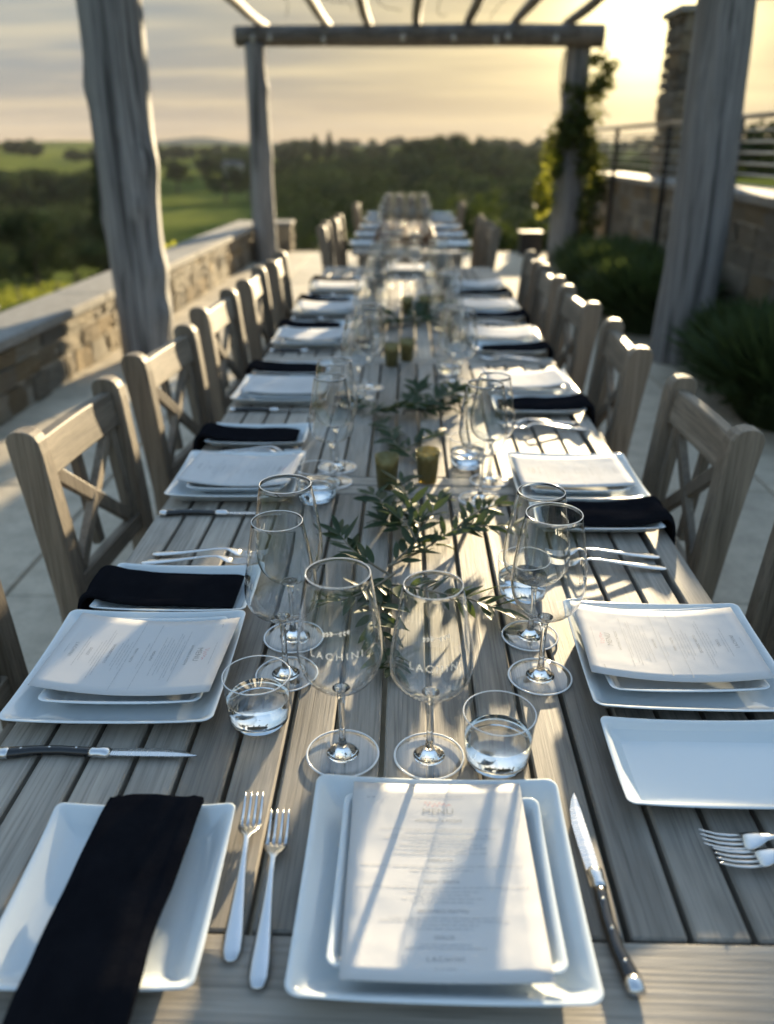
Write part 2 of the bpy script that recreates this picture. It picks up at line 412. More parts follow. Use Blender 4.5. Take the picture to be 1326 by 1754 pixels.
GX = (radii[:, None] * np.sin(angs)[None, :]).ravel(); GY = (radii[:, None] * np.cos(angs)[None, :]).ravel() + 2.0
GZ = ground_z(GX, GY)
F = []
for k in range(len(radii) - 1):
    for i in range(NA):
        j = (i + 1) % NA
        if k == 0: F.append((0, (k + 1) * NA + j, (k + 1) * NA + i))
        else: F.append((k * NA + i, k * NA + j, (k + 1) * NA + j, (k + 1) * NA + i))
me = mesh('ground', list(zip(GX, GY, GZ)), F, M['meadow'], True)
o = obj('ground', me); tag(o, 'rolling green valley and meadows below the terrace', kind='structure')
def ridge(name, dist, a0, a1, hfun, mat, label):
    V, Fc = [], []; n = 90
    for i in range(n + 1):
        a = a0 + (a1 - a0) * i / n; u = i / n
        h = hfun(u)
        for r, z in ((dist * .88, -30), (dist * .95, h * .55), (dist, h), (dist * 1.08, -30)):
            V.append((r * sin(a), r * cos(a), z))
    for i in range(n):
        for k in range(3): Fc.append((i * 4 + k, (i + 1) * 4 + k, (i + 1) * 4 + k + 1, i * 4 + k + 1))
    o = obj(name, mesh(name, V, Fc, mat, True)); tag(o, label, kind='structure')
ridge('hills', 1300, radians(-45), radians(45), lambda u: 1.5 + 6 * (noise.noise((u * 9, 1.3, 0)) + .5) + 2 * noise.noise((u * 40, 2, 0)), M['far_hill'], 'far wooded hills on the horizon')
ridge('hills', 2100, radians(-40), radians(40), lambda u: 5 + 14 * math.exp(-((u - .335) / .03) ** 2) + 9 * noise.noise((u * 7, 5.3, 0)) + 2 * noise.noise((u * 30, 7, 0)), M['far_hill'], 'distant blue mountain ridge')

# ------------------------------------------------------------------ trees
def leaf_cloud(centers, sizes, n_each, leaf, seed=0, flat=1.0):
    r = np.random.default_rng(seed); V, Fc = [], []
    leaves = leaf if hasattr(leaf, '__len__') else [leaf] * len(centers)
    for (c, s, leaf) in zip(centers, sizes, leaves):
        c = np.array(c); s = np.array(s)
        d = r.normal(size=(n_each, 3)); d /= np.linalg.norm(d, axis=1)[:, None]
        rad = r.uniform(.55, 1.05, (n_each, 1))
        P = c + d * rad * s
        A = r.normal(size=(n_each, 3)); A /= np.linalg.norm(A, axis=1)[:, None]
        Bv = np.cross(A, d + r.normal(size=(n_each, 3)) * .6); Bv /= np.linalg.norm(Bv, axis=1)[:, None] + 1e-9
        L = leaf * r.uniform(.6, 1.4, (n_each, 1))
        q = np.stack([P - A * L, P + Bv * L * .55, P + A * L, P - Bv * L * .55], 1)
        base = len(V)
        V += [tuple(v) for v in q.reshape(-1, 3)]
        Fc += [(base + 4 * i, base + 4 * i + 1, base + 4 * i + 2, base + 4 * i + 3) for i in range(n_each)]
    return V, Fc
def crown_blobs(kind, seed):
    r = random.Random(seed); C, S = [], []
    if kind == 'round':
        for i in range(16):
            a = r.uniform(0, 2 * pi); q = r.uniform(.1, .36); z = r.uniform(.34, .9)
            C.append((q * cos(a), q * sin(a), z)); k = r.uniform(.12, .2) * (1.1 - .5 * abs(z - .6)); S.append((k, k, k * .8))
    else:
        for i in range(16):
            z = .1 + .88 * i / 15; q = .2 * (1.04 - z) * r.uniform(.7, 1.1); a = r.uniform(0, 6.3)
            C.append((q * .5 * cos(a), q * .5 * sin(a), z)); S.append((q * .9 + .015, q * .9 + .015, .06))
    return C, S
def tree_meshes(kind, seed, leaf=.024, n=190, mat='tree_leaf'):
    C, S = crown_blobs(kind, seed)
    crown = mesh('crown', *leaf_cloud(C, S, n, leaf, seed), M[mat])
    parts = [tube([(0, 0, -.05), (.006, 0, .25), (0, .008, .55), (0, 0, .82)], [.032, .026, .016, .004], 7)]
    r = random.Random(seed)
    for i in range(5):
        a = r.uniform(0, 6.3); z = r.uniform(.25, .5)
        parts.append(tube([(0, 0, z), (.1 * cos(a), .1 * sin(a), z + .1), (.22 * cos(a), .22 * sin(a), z + .2)] if kind == 'round' else [(0, 0, z), (.05 * cos(a), .05 * sin(a), z), (.1 * cos(a), .1 * sin(a), z - .02)], [.012, .009, .003], 5))
    return crown, mesh('trunk', *join(*parts), M['bark'])
TM = {('round', i): tree_meshes('round', 10 + i) for i in range(3)}
TM.update({('conifer', i): tree_meshes('conifer', 20 + i, .022) for i in range(2)})
def tree(name, kind, i, az, d, h, w, label, zoff=0.0, group='trees standing out in the valley'):
    x, y = d * sin(radians(az)), d * cos(radians(az)); z = float(ground_z(x, y))
    e = empty(name, (x, y, z + zoff), random.uniform(0, 6)); e.scale = (w, w, h)
    tag(e, label, 'tree', group)
    c, t_ = TM[(kind, i)]
    obj('crown', c, e); obj('trunk', t_, e)
tree('conifer_tree', 'conifer', 0, -5.9, 330, 12.5, 17, 'tall dark conifer breaking the skyline right of the far left pergola post')
tree('conifer_tree', 'conifer', 1, -5.0, 335, 13.2, 16, 'tallest dark conifer of the skyline pair right of the far left post')
tree('broad_tree', 'round', 0, 0.9, 300, 9.2, 13, 'broad dark tree on the skyline above the middle of the table')
tree('broad_tree', 'round', 1, 2.6, 310, 8.6, 14, 'wide dark tree on the skyline just right of the table line')
tree('broad_tree', 'round', 2, 4.0, 300, 8.0, 13, 'rounded dark tree on the skyline left of the vine covered post')
tree('broad_tree', 'round', 0, -14.6, 260, 9.0, 11, 'round tree on the meadow ridge just right of the near left post')
tree('broad_tree', 'round', 1, -11.7, 215, 8.5, 11, 'dark tree clump beside the white farmhouse, on its left')
tree('broad_tree', 'round', 2, -10.2, 225, 9.0, 10, 'dark tree clump beside the white farmhouse, on its right')
tree('conifer_tree', 'conifer', 0, -19.3, 58, 7.6, 6.5, 'dark pointed evergreen just left of the near left log post')
tree('broad_tree', 'round', 1, -23.6, 52, 4.6, 4.8, 'leafy tree behind the vineyard rows at the left edge')
tree('broad_tree', 'round', 2, -21.4, 60, 3.8, 4.2, 'small dark tree behind the vineyard, middle of the left valley')
tree('broad_tree', 'round', 0, 11.2, 120, 9.0, 10, 'dark tree behind the railing, right of the vine covered post')
tree('broad_tree', 'round', 1, 22.6, 60, 6.6, 8.5, 'dark tree behind the railing at the right edge', 3.0)
tree('broad_tree', 'round', 2, 20.9, 72, 7.0, 8.5, 'dark tree behind the railing right of the near right post', 2.5)
# far-off wood: one mass
C, S, LS = [], [], []
def wood_add(az0, az1, d0, d1, n, h0, h1, seed):
    r = random.Random(seed)
    for _ in range(n):
        az = radians(r.uniform(az0, az1)); d = r.uniform(d0, d1); x, y = d * sin(az), d * cos(az); z = float(ground_z(x, y)); h = r.uniform(h0, h1)
        w = h * r.uniform(.45, .7)
        for k in range(9):
            a = r.uniform(0, 6.3); q = r.uniform(.1, .7) * w; u = r.uniform(.2, .92)
            C.append((x + q * cos(a), y + q * sin(a), z + h * u)); s = w * r.uniform(.4, .7); S.append((s, s, h * .16)); LS.append(max(.16, d * .0026))
wood_add(-8.6, 12, 70, 120, 80, 4.0, 6.5, 1)
wood_add(-8.4, 13, 120, 330, 330, 5, 8.5, 2)
wood_add(-26, -17.6, 100, 135, 34, 4.5, 6.2, 3)
wood_add(-26, -17.0, 180, 230, 50, 5, 7, 13)
wood_add(-27, -20.0, 55, 85, 10, 2.0, 3.0, 4)
wood_add(-40, -25, 60, 200, 50, 4, 7, 5)
wood_add(-27, -8, 430, 600, 70, 4, 6, 6)
wood_add(-8, 24, 380, 900, 200, 5, 8, 16)
wood_add(13, 30, 60, 250, 130, 6, 10, 7)
wood_add(-13.2, -9.2, 300, 340, 16, 5, 7.5, 8)
o = obj('far_wood', mesh('far_wood', *leaf_cloud(C, S, 34, LS, 3), M['forest_leaf']))
tag(o, 'dark mass of woodland filling the valley behind the tables', 'woodland', kind='stuff')
# farmhouse on the far slope
hx, hy = 300 * sin(radians(-11.1)), 300 * cos(radians(-11.1)); hzv = float(ground_z(hx, hy))
e = empty('farmhouse', (hx, hy, hzv + 2.2), radians(20)); tag(e, 'small white farmhouse among dark trees on the far slope', 'house')
obj('wall', mesh('wall', *xf(cbox(6, 4, 3.4, .02), Matrix.Translation((0, 0, 1.0))), M['white_wall']), e)
obj('roof', mesh('roof', [(-3.3, -2.4, 2.65), (3.3, -2.4, 2.65), (3.3, 2.4, 2.65), (-3.3, 2.4, 2.65), (-3.3, 0, 4.2), (3.3, 0, 4.2)], [(0, 1, 5, 4), (2, 3, 4, 5), (0, 4, 3), (1, 2, 5), (0, 3, 2, 1)], M['slate_roof']), e)
for k in (-1.6, 1.6): obj('window', mesh('window', *xf(cbox(.9, .1, 1.1, .01), Matrix.Translation((k, -2.02, 1.2))), M['window_glass']), e)

# vineyard rows left of the wall
for k in range(6):
    y = 34.0 + 2.5 * k
    x0, x1 = -y * .58, -y * .28
    Cc, Ss, P = [], [], []
    n = 34
    for i in range(n):
        x = x0 + (x1 - x0) * i / (n - 1); z = float(ground_z(x, y + .1 * x)) + .55
        Cc.append((x, y + .1 * x, z + random.uniform(-.05, .1))); Ss.append((.32, .28, .42 + random.uniform(-.05, .12)))
    z = float(ground_z((x0 + x1) / 2, y))
    e = empty('vine_row', ((x0 + x1) / 2, y, z))
    ordn = ('nearest', 'second', 'third', 'fourth', 'fifth', 'farthest')[k]
    tag(e, f'{ordn} yellow green vineyard row beyond the low wall at the left', 'vine row', 'vineyard rows below the low wall')
    off = Vector((-(x0 + x1) / 2, -y, -z))
    vv, ff = leaf_cloud(Cc, Ss, 40, .095, 40 + k)
    obj('foliage', mesh('foliage', [Vector(v) + off for v in vv], ff, M['vineyard_leaf']), e)['kind'] = 'stuff'
    for i in range(0, n, 5):
        c = Vector(Cc[i]) + off
        obj('post', mesh('post', *tube([c + Vector((0, 0, -.75)), c + Vector((0, 0, .5))], .03, 6), M['bark']), e)
# pale block by the vineyard
bx_, by_ = -7.9, 15.4
e = obj('concrete_block', mesh('concrete_block', *cbox(.55, .5, .34, .05), M['coping']), loc=(bx_, by_, float(ground_z(bx_, by_)) + .14), rot=(0, 0, .3))
tag(e, 'pale grey concrete block in the grass beyond the wall, left edge', 'block')

# ------------------------------------------------------------------ patio
pat = obj('patio', mesh('patio', *xf(cbox(4.96, 13.4, .3, .005), Matrix.Translation((0.13, 6.1, -.175))), M['joint']))
tag(pat, 'pale concrete slab patio of the terrace', kind='structure')
SLAB = mesh('slab', *cbox(.985, .985, .06, .006), M['concrete'])
for ix in range(5):
    for iy in range(14):
        x = -1.86 + ix * .995; y = -.05 + iy * .995
        if y > 12.6: continue
        o = obj('slab', SLAB, pat, (x, y, -.03 + random.uniform(-.0015, .0015)), (0, 0, random.choice((0, pi / 2, pi, -pi / 2))))

# ------------------------------------------------------------------ stone walls
STONES = []
for k in range(10):
    r = random.Random(100 + k); bm = bmesh.new(); bmesh.ops.create_cube(bm, size=1.0)
    bmesh.ops.subdivide_edges(bm, edges=list(bm.edges), cuts=1, use_grid_fill=True)
    for v in bm.verts:
        co = v.co.copy(); m = sorted([abs(c) for c in co], reverse=True)
        sh = 1.0 if m[1] < .1 else (.97 if m[2] < .1 else .92)
        v.co = co * sh + Vector((r.uniform(-.075, .075), r.uniform(-.08, .08), r.uniform(-.075, .075)))
    bmesh.ops.triangulate(bm, faces=bm.faces)
    me = bpy.data.meshes.new('stone'); bm.to_mesh(me); bm.free(); me.materials.append(M['stone'])
    STONES.append(me)
def stone_face(parent, p0, p1, z0, z1, nrm, seed, hmin=.09, hmax=.2, wmin=.12, wmax=.42, depth=.12):
    """uneven courses of single stones along the face from p0 to p1, in the parent's coordinates"""
    r = random.Random(seed); a, b = Vector(p0), Vector(p1); L = (b - a).length; u = (b - a) / L; ang = math.atan2(u.y, u.x)
    z = z0; cnt = 0
    while z < z1 - .03:
        h = r.uniform(hmin, hmax)
        if z1 - z - h < hmin * .8: h = z1 - z
        s = -r.uniform(0, .1)
        while s < L:
            w = r.uniform(wmin, wmax)
            if L - s - w < wmin * .6: w = L - s
            s0 = max(s, 0)
            ww = s + w - s0
            c = a + u * (s0 + ww / 2) + Vector(nrm) * r.uniform(-.012, .014)
            obj('stone', r.choice(STONES), parent, (c.x, c.y, z + h / 2), (r.uniform(-.03, .03), r.uniform(-.03, .03), ang + r.uniform(-.02, .02)), (max(ww - .009, .03), depth, h - .009))
            cnt += 1; s += w
        z += h
    return cnt
# low wall on the left
wl0, wl1 = Vector((-2.27, 2.2)), Vector((-2.02, 12.25))
uu = (wl1 - wl0).normalized(); nn = Vector((uu.y, -uu.x))   # towards the patio
e = empty('low_stone_wall', (0, 0, 0)); tag(e, 'low sandy stone sitting wall with pale flat coping along the left edge', 'wall')
def wall_core(parent, a, b, thick, z0, z1, side):
    u = (b - a).normalized(); n = Vector((u.y, -u.x)) * side
    q = [a - n * .003, b - n * .003, b - n * thick, a - n * thick]
    V = [(p.x, p.y, z) for z in (z0, z1) for p in q]
    return obj('mortar_core', mesh('mortar_core', V, [(3, 2, 1, 0), (4, 5, 6, 7), (0, 1, 5, 4), (1, 2, 6, 5), (2, 3, 7, 6), (3, 0, 4, 7)], M['mortar']), parent)
wall_core(e, wl0, wl1, .32, -.5, .385, 1)
stone_face(e, (wl0.x - nn.x * .05, wl0.y - nn.y * .05, 0), (wl1.x - nn.x * .05, wl1.y - nn.y * .05, 0), 0.0, .38, (nn.x, nn.y, 0), 5, .10, .20, .11, .38, .13)
L = (wl1 - wl0).length; k = 8
for i in range(k):
    c = wl0 + uu * (L * (i + .5) / k) - nn * .16
    obj('coping_slab', mesh('coping_slab', *cbox(.40, L / k - .008, .06, .008), M['coping']), e, (c.x, c.y, .415), (0, 0, math.atan2(uu.y, uu.x) - pi / 2))
# end pillar
e = empty('stone_pillar', (-1.84, 12.55, 0)); tag(e, 'short square stone pillar at the far end of the low wall', 'pillar')
obj('mortar_core', mesh('mortar_core', *xf(cbox(.26, .26, .36, .004), Matrix.Translation((0, 0, .18))), M['mortar']), e)
stone_face(e, (-.16, -.13, 0), (.16, -.13, 0), 0, .36, (0, -1, 0), 9, .1, .16, .12, .22, .09)
stone_face(e, (.13, -.16, 0), (.13, .16, 0), 0, .36, (1, 0, 0), 10, .1, .16, .12, .22, .09)
stone_face(e, (-.13, .16, 0), (-.13, -.16, 0), 0, .36, (-1, 0, 0), 11, .1, .16, .12, .22, .09)
obj('coping_slab', mesh('coping_slab', *xf(cbox(.38, .38, .05, .008), Matrix.Translation((0, 0, .39))), M['coping']), e)
# retaining wall on the right
wr0, wr1 = Vector((2.62, 3.2)), Vector((2.62, 12.7))
e = empty('retaining_wall', (0, 0, 0)); tag(e, 'tall rough stone retaining wall with pale coping along the right side', 'wall')
wall_core(e, wr1, wr0, .4, -.4, 1.0, 1)
stone_face(e, (2.67, 12.7, 0), (2.67, 4.0, 0), 0, 1.0, (-1, 0, 0), 21, .12, .24, .18, .5, .14)
for i in range(8):
    y = 3.2 + (i + .5) * 9.5 / 8
    obj('coping_slab', mesh('coping_slab', *cbox(.46, 9.5 / 8 - .01, .065, .008), M['coping']), e, (2.80, y, 1.033))
ut = obj('upper_terrace', mesh('upper_terrace', [(3.0, -4, .98), (60, -4, .98), (60, 13, .98), (3.0, 13, .98), (3.0, -4, -3), (60, -4, -3), (60, 13, -6), (3.0, 13, -3)], [(0, 1, 2, 3), (4, 5, 1, 0), (5, 6, 2, 1), (6, 7, 3, 2), (7, 4, 0, 3)], M['meadow']))
tag(ut, 'upper terrace ground behind the retaining wall', kind='structure')
# railing on the retaining wall
e = empty('guard_railing', (2.52, 8, 0)); tag(e, 'black metal guard railing with horizontal cables on the right wall', 'railing')
for y in (3.5, 5.2, 6.99, 8.87, 11.06, 12.5):
    obj('post', mesh('post', *bar((0, y - 8, .35), (0, y - 8, 1.585), .05, .012, Vector((0, 1, 0)), .002), M['dark_metal']), e)
obj('top_rail', mesh('top_rail', *bar((0, -5.2, 1.60), (0, 4.6, 1.60), .055, .035), M['rail_metal']), e)
for z in (1.13, 1.205, 1.28, 1.355, 1.43, 1.505):
    obj('cable', mesh('cable', *tube([(0, -5.2, z), (0, 4.6, z)], .008, 6), M['wire_metal']), e)
# stone chimney on the upper terrace
e = empty('stone_chimney', (3.22, 10.6, .98)); tag(e, 'tall stone chimney pillar behind the near right log post', 'chimney')
obj('mortar_core', mesh('mortar_core', *xf(cbox(.50, .50, 1.72, .004), Matrix.Translation((0, 0, .86))), M['mortar']), e)
for k, (a, b, n_) in enumerate((((-.29, -.25, 0), (.29, -.25, 0), (0, -1, 0)), ((-.25, .29, 0), (-.25, -.29, 0), (-1, 0, 0)), ((.25, -.29, 0), (.25, .29, 0), (1, 0, 0)))):
    stone_face(e, a, b, 0, 1.72, n_, 31 + k, .1, .2, .16, .34, .13)
obj('cap', mesh('cap', *xf(cbox(.72, .72, .07, .01), Matrix.Translation((0, 0, 1.757))), M['coping']), e)

# ------------------------------------------------------------------ pergola of logs
def log_mesh(name, h, r0, r1, seed, bend=.03, knots=(), nseg=60, nring=80, mat='log_wood', z0=-.06):
    rings = []
    for k in range(nring + 1):
        u = k / nring; z = z0 + (h - z0) * u
        cx = bend * noise.noise((seed, z * .55, 0)); cy = bend * noise.noise((seed + 9, z * .55, 0)); R = r0 + (r1 - r0) * u
        ring = []
        for i in range(nseg):
            a = 2 * pi * i / nseg
            n = noise.noise((cos(a) * 1.1 + seed, sin(a) * 1.1, z * .7)) * .05 + noise.noise((cos(a) * 3.2 + seed, sin(a) * 3.2, z * .9)) * .06 + noise.noise((cos(a) * 9 + seed, sin(a) * 9, z * 2.2)) * .025 - .05 * max(0, noise.noise((cos(a) * 6 + seed, sin(a) * 6, z * .55)) - .12) - .012 * abs(noise.noise((cos(a) * 20 + seed, sin(a) * 20, z * 1.5)))
            rr = R * (1 + n)
            for (kz, ka, kr, ks) in knots:
                da = (a - ka + pi) % (2 * pi) - pi
                rr += .6 * kr * math.exp(-((z - kz) / ks) ** 2 - (da * R / ks) ** 2)
            ring.append((cx + rr * cos(a), cy + rr * sin(a), z))
        rings.append(ring)
    return mesh(name, *loft(rings), M[mat], True)
perg = empty('log_pergola', (0, 8.6, 0)); tag(perg, 'grey weathered log pergola with four posts, a beam and rafters over the tables', 'pergola')
def pobj(name, me, x, y, z=0, rot=(0, 0, 0)): return obj(name, me, perg, (x, y - 8.6, z), rot)
pobj('post', log_mesh('post', 2.62, .184, .192, 3, .025, [(1.75, pi * .98, .045, .10), (1.28, -.35, .05, .14), (.95, pi * .95, .03, .1), (.62, -.25, .045, .12), (1.05, -.9, .03, .08), (1.5, -1.5, .012, .05), (1.2, -1.62, .012, .05), (.35, -.3, .05, .1)]), -1.835, 5.82)
pobj('post', log_mesh('post', 2.62, .195, .168, 7, .03, [(1.0, 2.0, .02, .2)]), 1.93, 5.9)
pobj('post', log_mesh('post', 2.52, .155, .118, 12, .05, [(2.05, -.3, .04, .07), (1.3, -.2, .03, .1)]), -1.86, 11.35)
pobj('post', log_mesh('post', 2.52, .20, .15, 15, .03, []), 2.06, 11.55)
def hlog(h, r0, r1, seed, mat='rafter_wood'): return log_mesh('beam', h, r0, r1, seed, .03, [], 18, 30, mat, 0)
pobj('beam', hlog(4.42, .112, .125, 22), -2.10, 11.42, 2.61, (0, radians(90), 0))
pobj('beam', hlog(4.6, .13, .12, 24), -2.25, 5.85, 2.74, (0, radians(90), 0))
pobj('beam', hlog(1.9, .09, .09, 26), 1.96, 6.1, 2.32, (0, radians(88), 0))
for i, x in enumerate((-1.83, -1.03, -.51, .09, .72, 1.30, 1.95)):
    me = log_mesh('rafter', 7.0, .055, .06, 40 + i, .03, [], 12, 20, 'rafter_wood', 0)
    pobj('rafter', me, x, 12.0, 2.79, (radians(90), 0, 0))
# string lights along the far beam
e = empty('string_lights', (0, 11.25, 2.6)); tag(e, 'string of round clear bulbs hung along the far pergola beam', 'string lights')
pts = []
bxs = (-1.86, -1.66, -1.02, -.08, .52, 1.02, 1.16, 1.72)
for i in range(41):
    x = -2.0 + 4.0 * i / 40; pts.append((x, 0, .02 + .03 * sin(i * 1.1)))
obj('cord', mesh('cord', *tube(pts, .004, 5), M['cord_rubber']), e)
bulb = mesh('bulb', *lathe([(.001, -.052), (.018, -.047), (.029, -.03), (.031, -.015), (.024, .008), (.013, .022), (.012, .04), (.001, .042)], 14), M['bulb_glass'], True)
for i, x in enumerate(bxs):
    obj('bulb', bulb, e, (x, -.03, -.03 + .02 * sin(i * 2.3)))
for i, (x, s) in enumerate(((-1.4, .05), (-.75, .07), (-.2, .06), (.4, .07), (1.0, .05))):
    pts2 = [(x + .12 * sin(k * .7 + i), -.4 - k * .45, .14 + s * sin(k * .9 + i)) for k in range(12)]
    obj('cord', mesh('cord', *tube(pts2, .004, 5), M['cord_rubber']), e)
# climbing vine on the far right post
e = empty('climbing_vine', (2.06, 11.5, 0)); tag(e, 'leafy climbing vine wrapped around the far right pergola post', 'vine')
vp = [(.2 * cos(1.9 * z - 1.2) , -.02 + .2 * sin(1.9 * z - 1.2), z) for z in np.linspace(.0, 2.45, 24)]
obj('stem', mesh('stem', *tube(vp, .012, 6), M['twig']), e)
Cc, Ss = [], []
r = random.Random(4)
for x, z, s, n in ((.20, 2.35, .10, 3), (.26, 2.1, .14, 7), (.14, 2.0, .14, 5), (.18, 1.75, .14, 6), (.0, 1.8, .14, 6), (-.1, 1.62, .15, 7), (-.2, 1.5, .15, 7), (.05, 1.55, .15, 6), (.18, 1.4, .15, 7),
                   (-.24, 1.3, .12, 5), (-.27, 1.05, .12, 4), (-.32, .85, .12, 4), (-.29, .68, .10, 3), (.27, 1.15, .16, 8), (.32, .92, .16, 8), (.25, .7, .15, 6), (.28, .5, .13, 4), (.2, .3, .13, 4), (.33, 2.2, .08, 3), (.1, 1.2, .14, 4), (-.05, 2.05, .1, 3)):
    for _ in range(n):
        Cc.append((x + r.uniform(-.09, .09), -.2 + r.uniform(-.05, .16), z + r.uniform(-.1, .1))); Ss.append((s * .75, s * .7, s * .8))
obj('foliage', mesh('foliage', *leaf_cloud(Cc, Ss, 40, .032, 8), M['vine_leaf']), e)['kind'] = 'stuff'
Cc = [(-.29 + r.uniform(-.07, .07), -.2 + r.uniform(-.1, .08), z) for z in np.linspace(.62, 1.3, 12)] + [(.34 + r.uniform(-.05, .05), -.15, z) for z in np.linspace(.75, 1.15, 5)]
obj('sun_tinted_foliage', mesh('sun_tinted_foliage', *leaf_cloud(Cc, [(.07, .07, .09)] * len(Cc), 22, .034, 18), M['bright_leaf']), e)['kind'] = 'stuff'  # brighter, yellower leaf colour stands in for sun on these vine leaves

# ------------------------------------------------------------------ planting
def lavender(x, y, rad, h, seed, label, n=2600):
    r = np.random.default_rng(seed); V, Fc = [], []
    for i in range(n):
        a = r.uniform(0, 6.28); q = rad * math.sqrt(r.uniform(0, 1)) * .5; lean = r.uniform(.15, 1.0) * rad
        b = np.array((q * cos(a), q * sin(a), 0)); hh = h * r.uniform(.55, 1.08)
        a2 = a + r.normal() * .5
        tip = b + np.array((lean * cos(a2), lean * sin(a2), hh * (1 - .35 * (lean / rad) ** 2)))
        mid = (b + tip) / 2 + np.array((-.1 * lean * cos(a2), -.1 * lean * sin(a2), .1 * hh))
        s = np.array((-sin(a2 + r.normal() * .8), cos(a2), 0)) * r.uniform(.003, .007)
        k = len(V); m2 = mid * .35 + tip * .65
        V += [tuple(mid - s), tuple(mid + s), tuple(m2 + s * 1.6), tuple(m2 - s * 1.6), tuple(tip)]
        V += [tuple(b - s), tuple(b + s)]
        Fc += [(k, k + 1, k + 2, k + 3), (k + 3, k + 2, k + 4), (k + 5, k + 6, k + 1, k)]
    e = empty('lavender_bush', (x, y, 0), 0); tag(e, label, 'bush', 'bushes along the right wall')
    obj('foliage', mesh('foliage', V, Fc, M['lavender_leaf']), e)['kind'] = 'stuff'
    Cc = [(r.normal() * rad * .35, r.normal() * rad * .35, h * .4) for _ in range(16)]
    obj('undergrowth', mesh('undergrowth', *leaf_cloud(Cc, [(rad * .4, rad * .4, h * .42)] * 16, 60, .03, seed), M['lavender_leaf']), e)['kind'] = 'stuff'
lavender(2.12, 4.45, .50, .62, 1, 'dark spiky bush at the right edge, nearest to the camera')
lavender(2.18, 5.15, .42, .55, 2, 'dark spiky bush beside the foot of the near right post')
lavender(2.0, 6.95, .50, .60, 3, 'dark spiky bush just beyond the near right post')
lavender(1.95, 7.85, .52, .62, 4, 'dark spiky bush in the middle of the bed by the right wall')
lavender(2.0, 8.9, .48, .58, 5, 'dark spiky bush farthest along the right wall bed')
def shrub(x, y, z, rad, h, mat, seed, label, leaf=.05, n=60, name='leafy_shrub', group='shrubs beyond the terrace edge'):
    r = random.Random(seed); e = empty(name, (x, y, z)); tag(e, label, 'shrub', group)
    Cc = [(r.gauss(0, .4) * rad, r.gauss(0, .4) * rad, h * r.uniform(.25, .88)) for _ in range(26)]
    Ss = [(rad * r.uniform(.2, .38),) * 2 + (h * .16,) for _ in Cc]
    obj('crown', mesh('crown', *leaf_cloud(Cc, Ss, n, leaf, seed), M[mat]), e)
    obj('stem', mesh('stem', *join(*[tube([(0, 0, -.1), (r.uniform(-.15, .15) * rad, r.uniform(-.15, .15) * rad, h * .3), (r.uniform(-.4, .4) * rad, r.uniform(-.4, .4) * rad, h * .7)], [.03, .02, .008], 6) for _ in range(5)]), M['bark']), e)
gz = lambda x, y: float(ground_z(x, y))
shrub(.85, 14.6, gz(.85, 14.6) - .1, .9, 1.35, 'shrub_leaf', 1, 'tallest rounded green shrub behind the second table, right of its glasses')
shrub(1.75, 14.0, gz(1.75, 14) - .1, .7, .95, 'shrub_leaf', 2, 'green shrub behind the far right chairs, left of the vine post')
shrub(-.1, 15.4, gz(-.1, 15.4) - .1, .9, .95, 'shrub_leaf', 3, 'low green shrub straight behind the tray of glasses')
shrub(-1.05, 14.6, gz(-1.05, 14.6) - .1, .7, .75, 'shrub_leaf', 4, 'low green shrub behind the far left chairs')
shrub(2.3, 14.2, gz(2.3, 14.2) - .1, .6, .8, 'shrub_leaf', 5, 'small shrub peeking out right behind the vine covered post')
shrub(-2.75, 8.9, -.55, .45, .92, 'bright_leaf', 6, 'sunlit yellow green shrub behind the low wall, right of near left post', .04)
shrub(-2.75, 9.9, -.6, .4, .95, 'bright_leaf', 7, 'smaller sunlit yellow green shrub farther along behind the low wall', .04)
# black box at the foot of the far right post
e = empty('black_planter', (1.72, 12.25, 0)); tag(e, 'small black square planter box left of the vine covered post', 'planter')
obj('box', mesh('box', *xf(cbox(.30, .30, .28, .01), Matrix.Translation((0, 0, .14))), M['dark_metal']), e)
obj('lip', mesh('lip', *xf(cbox(.33, .33, .03, .006), Matrix.Translation((0, 0, .294))), M['dark_metal']), e)

# ------------------------------------------------------------------ tables
TZ = .74
def make_table(name, label, x, y0, sections, width, nboards, legs):
    """sections: (cross0, cross1, plank0, plank1, cross2, cross3) in y"""
    e = empty(name, (x, y0, 0)); tag(e, label, 'table')
    pitch = width / nboards; th = .026
    for (c0, c1, p0, p1, c2, c3) in sections:
        pm = mesh('plank', *cbox(pitch - .0065, p1 - p0, th, .0022), M['weathered_teak'])
        for i in range(nboards):
            obj('plank', pm, e, (-width / 2 + pitch * (i + .5), (p0 + p1) / 2 - y0, TZ - th / 2 + random.uniform(-.0007, .0003)))
        for a, b in ((c0, c1), (c2, c3)):
            obj('cross_board', mesh('cross_board', *cbox(b - a, width, th, .0022), M['weathered_teak']), e, (0, (a + b) / 2 - y0, TZ - th / 2), (0, 0, pi / 2))
            e.children[-1].data = mesh('cross_board', *cbox(b - a, width, th, .0022), M['weathered_teak'])
    ya, yb = sections[0][0], sections[-1][5]
    for s in (-1, 1):
        obj('apron', mesh('apron', *cbox(.028, yb - ya - .12, .085, .003), M['weathered_teak']), e, (s * (width / 2 - .06), (ya + yb) / 2 - y0, TZ - th - .0435))
    for yy in (ya + .06, yb - .06):
        obj('apron', mesh('apron', *cbox(.028, width - .16, .085, .003), M['weathered_teak']), e, (0, yy - y0, TZ - th - .0435), (0, 0, pi / 2))
    lm = mesh('leg', *cbox(.085, .085, TZ - th - .001, .005), M['chair_teak'])
    for yy in legs:
        for s in (-1, 1): obj('leg', lm, e, (s * (width / 2 - .12), yy - y0, (TZ - th) / 2 - .0005))
    return e
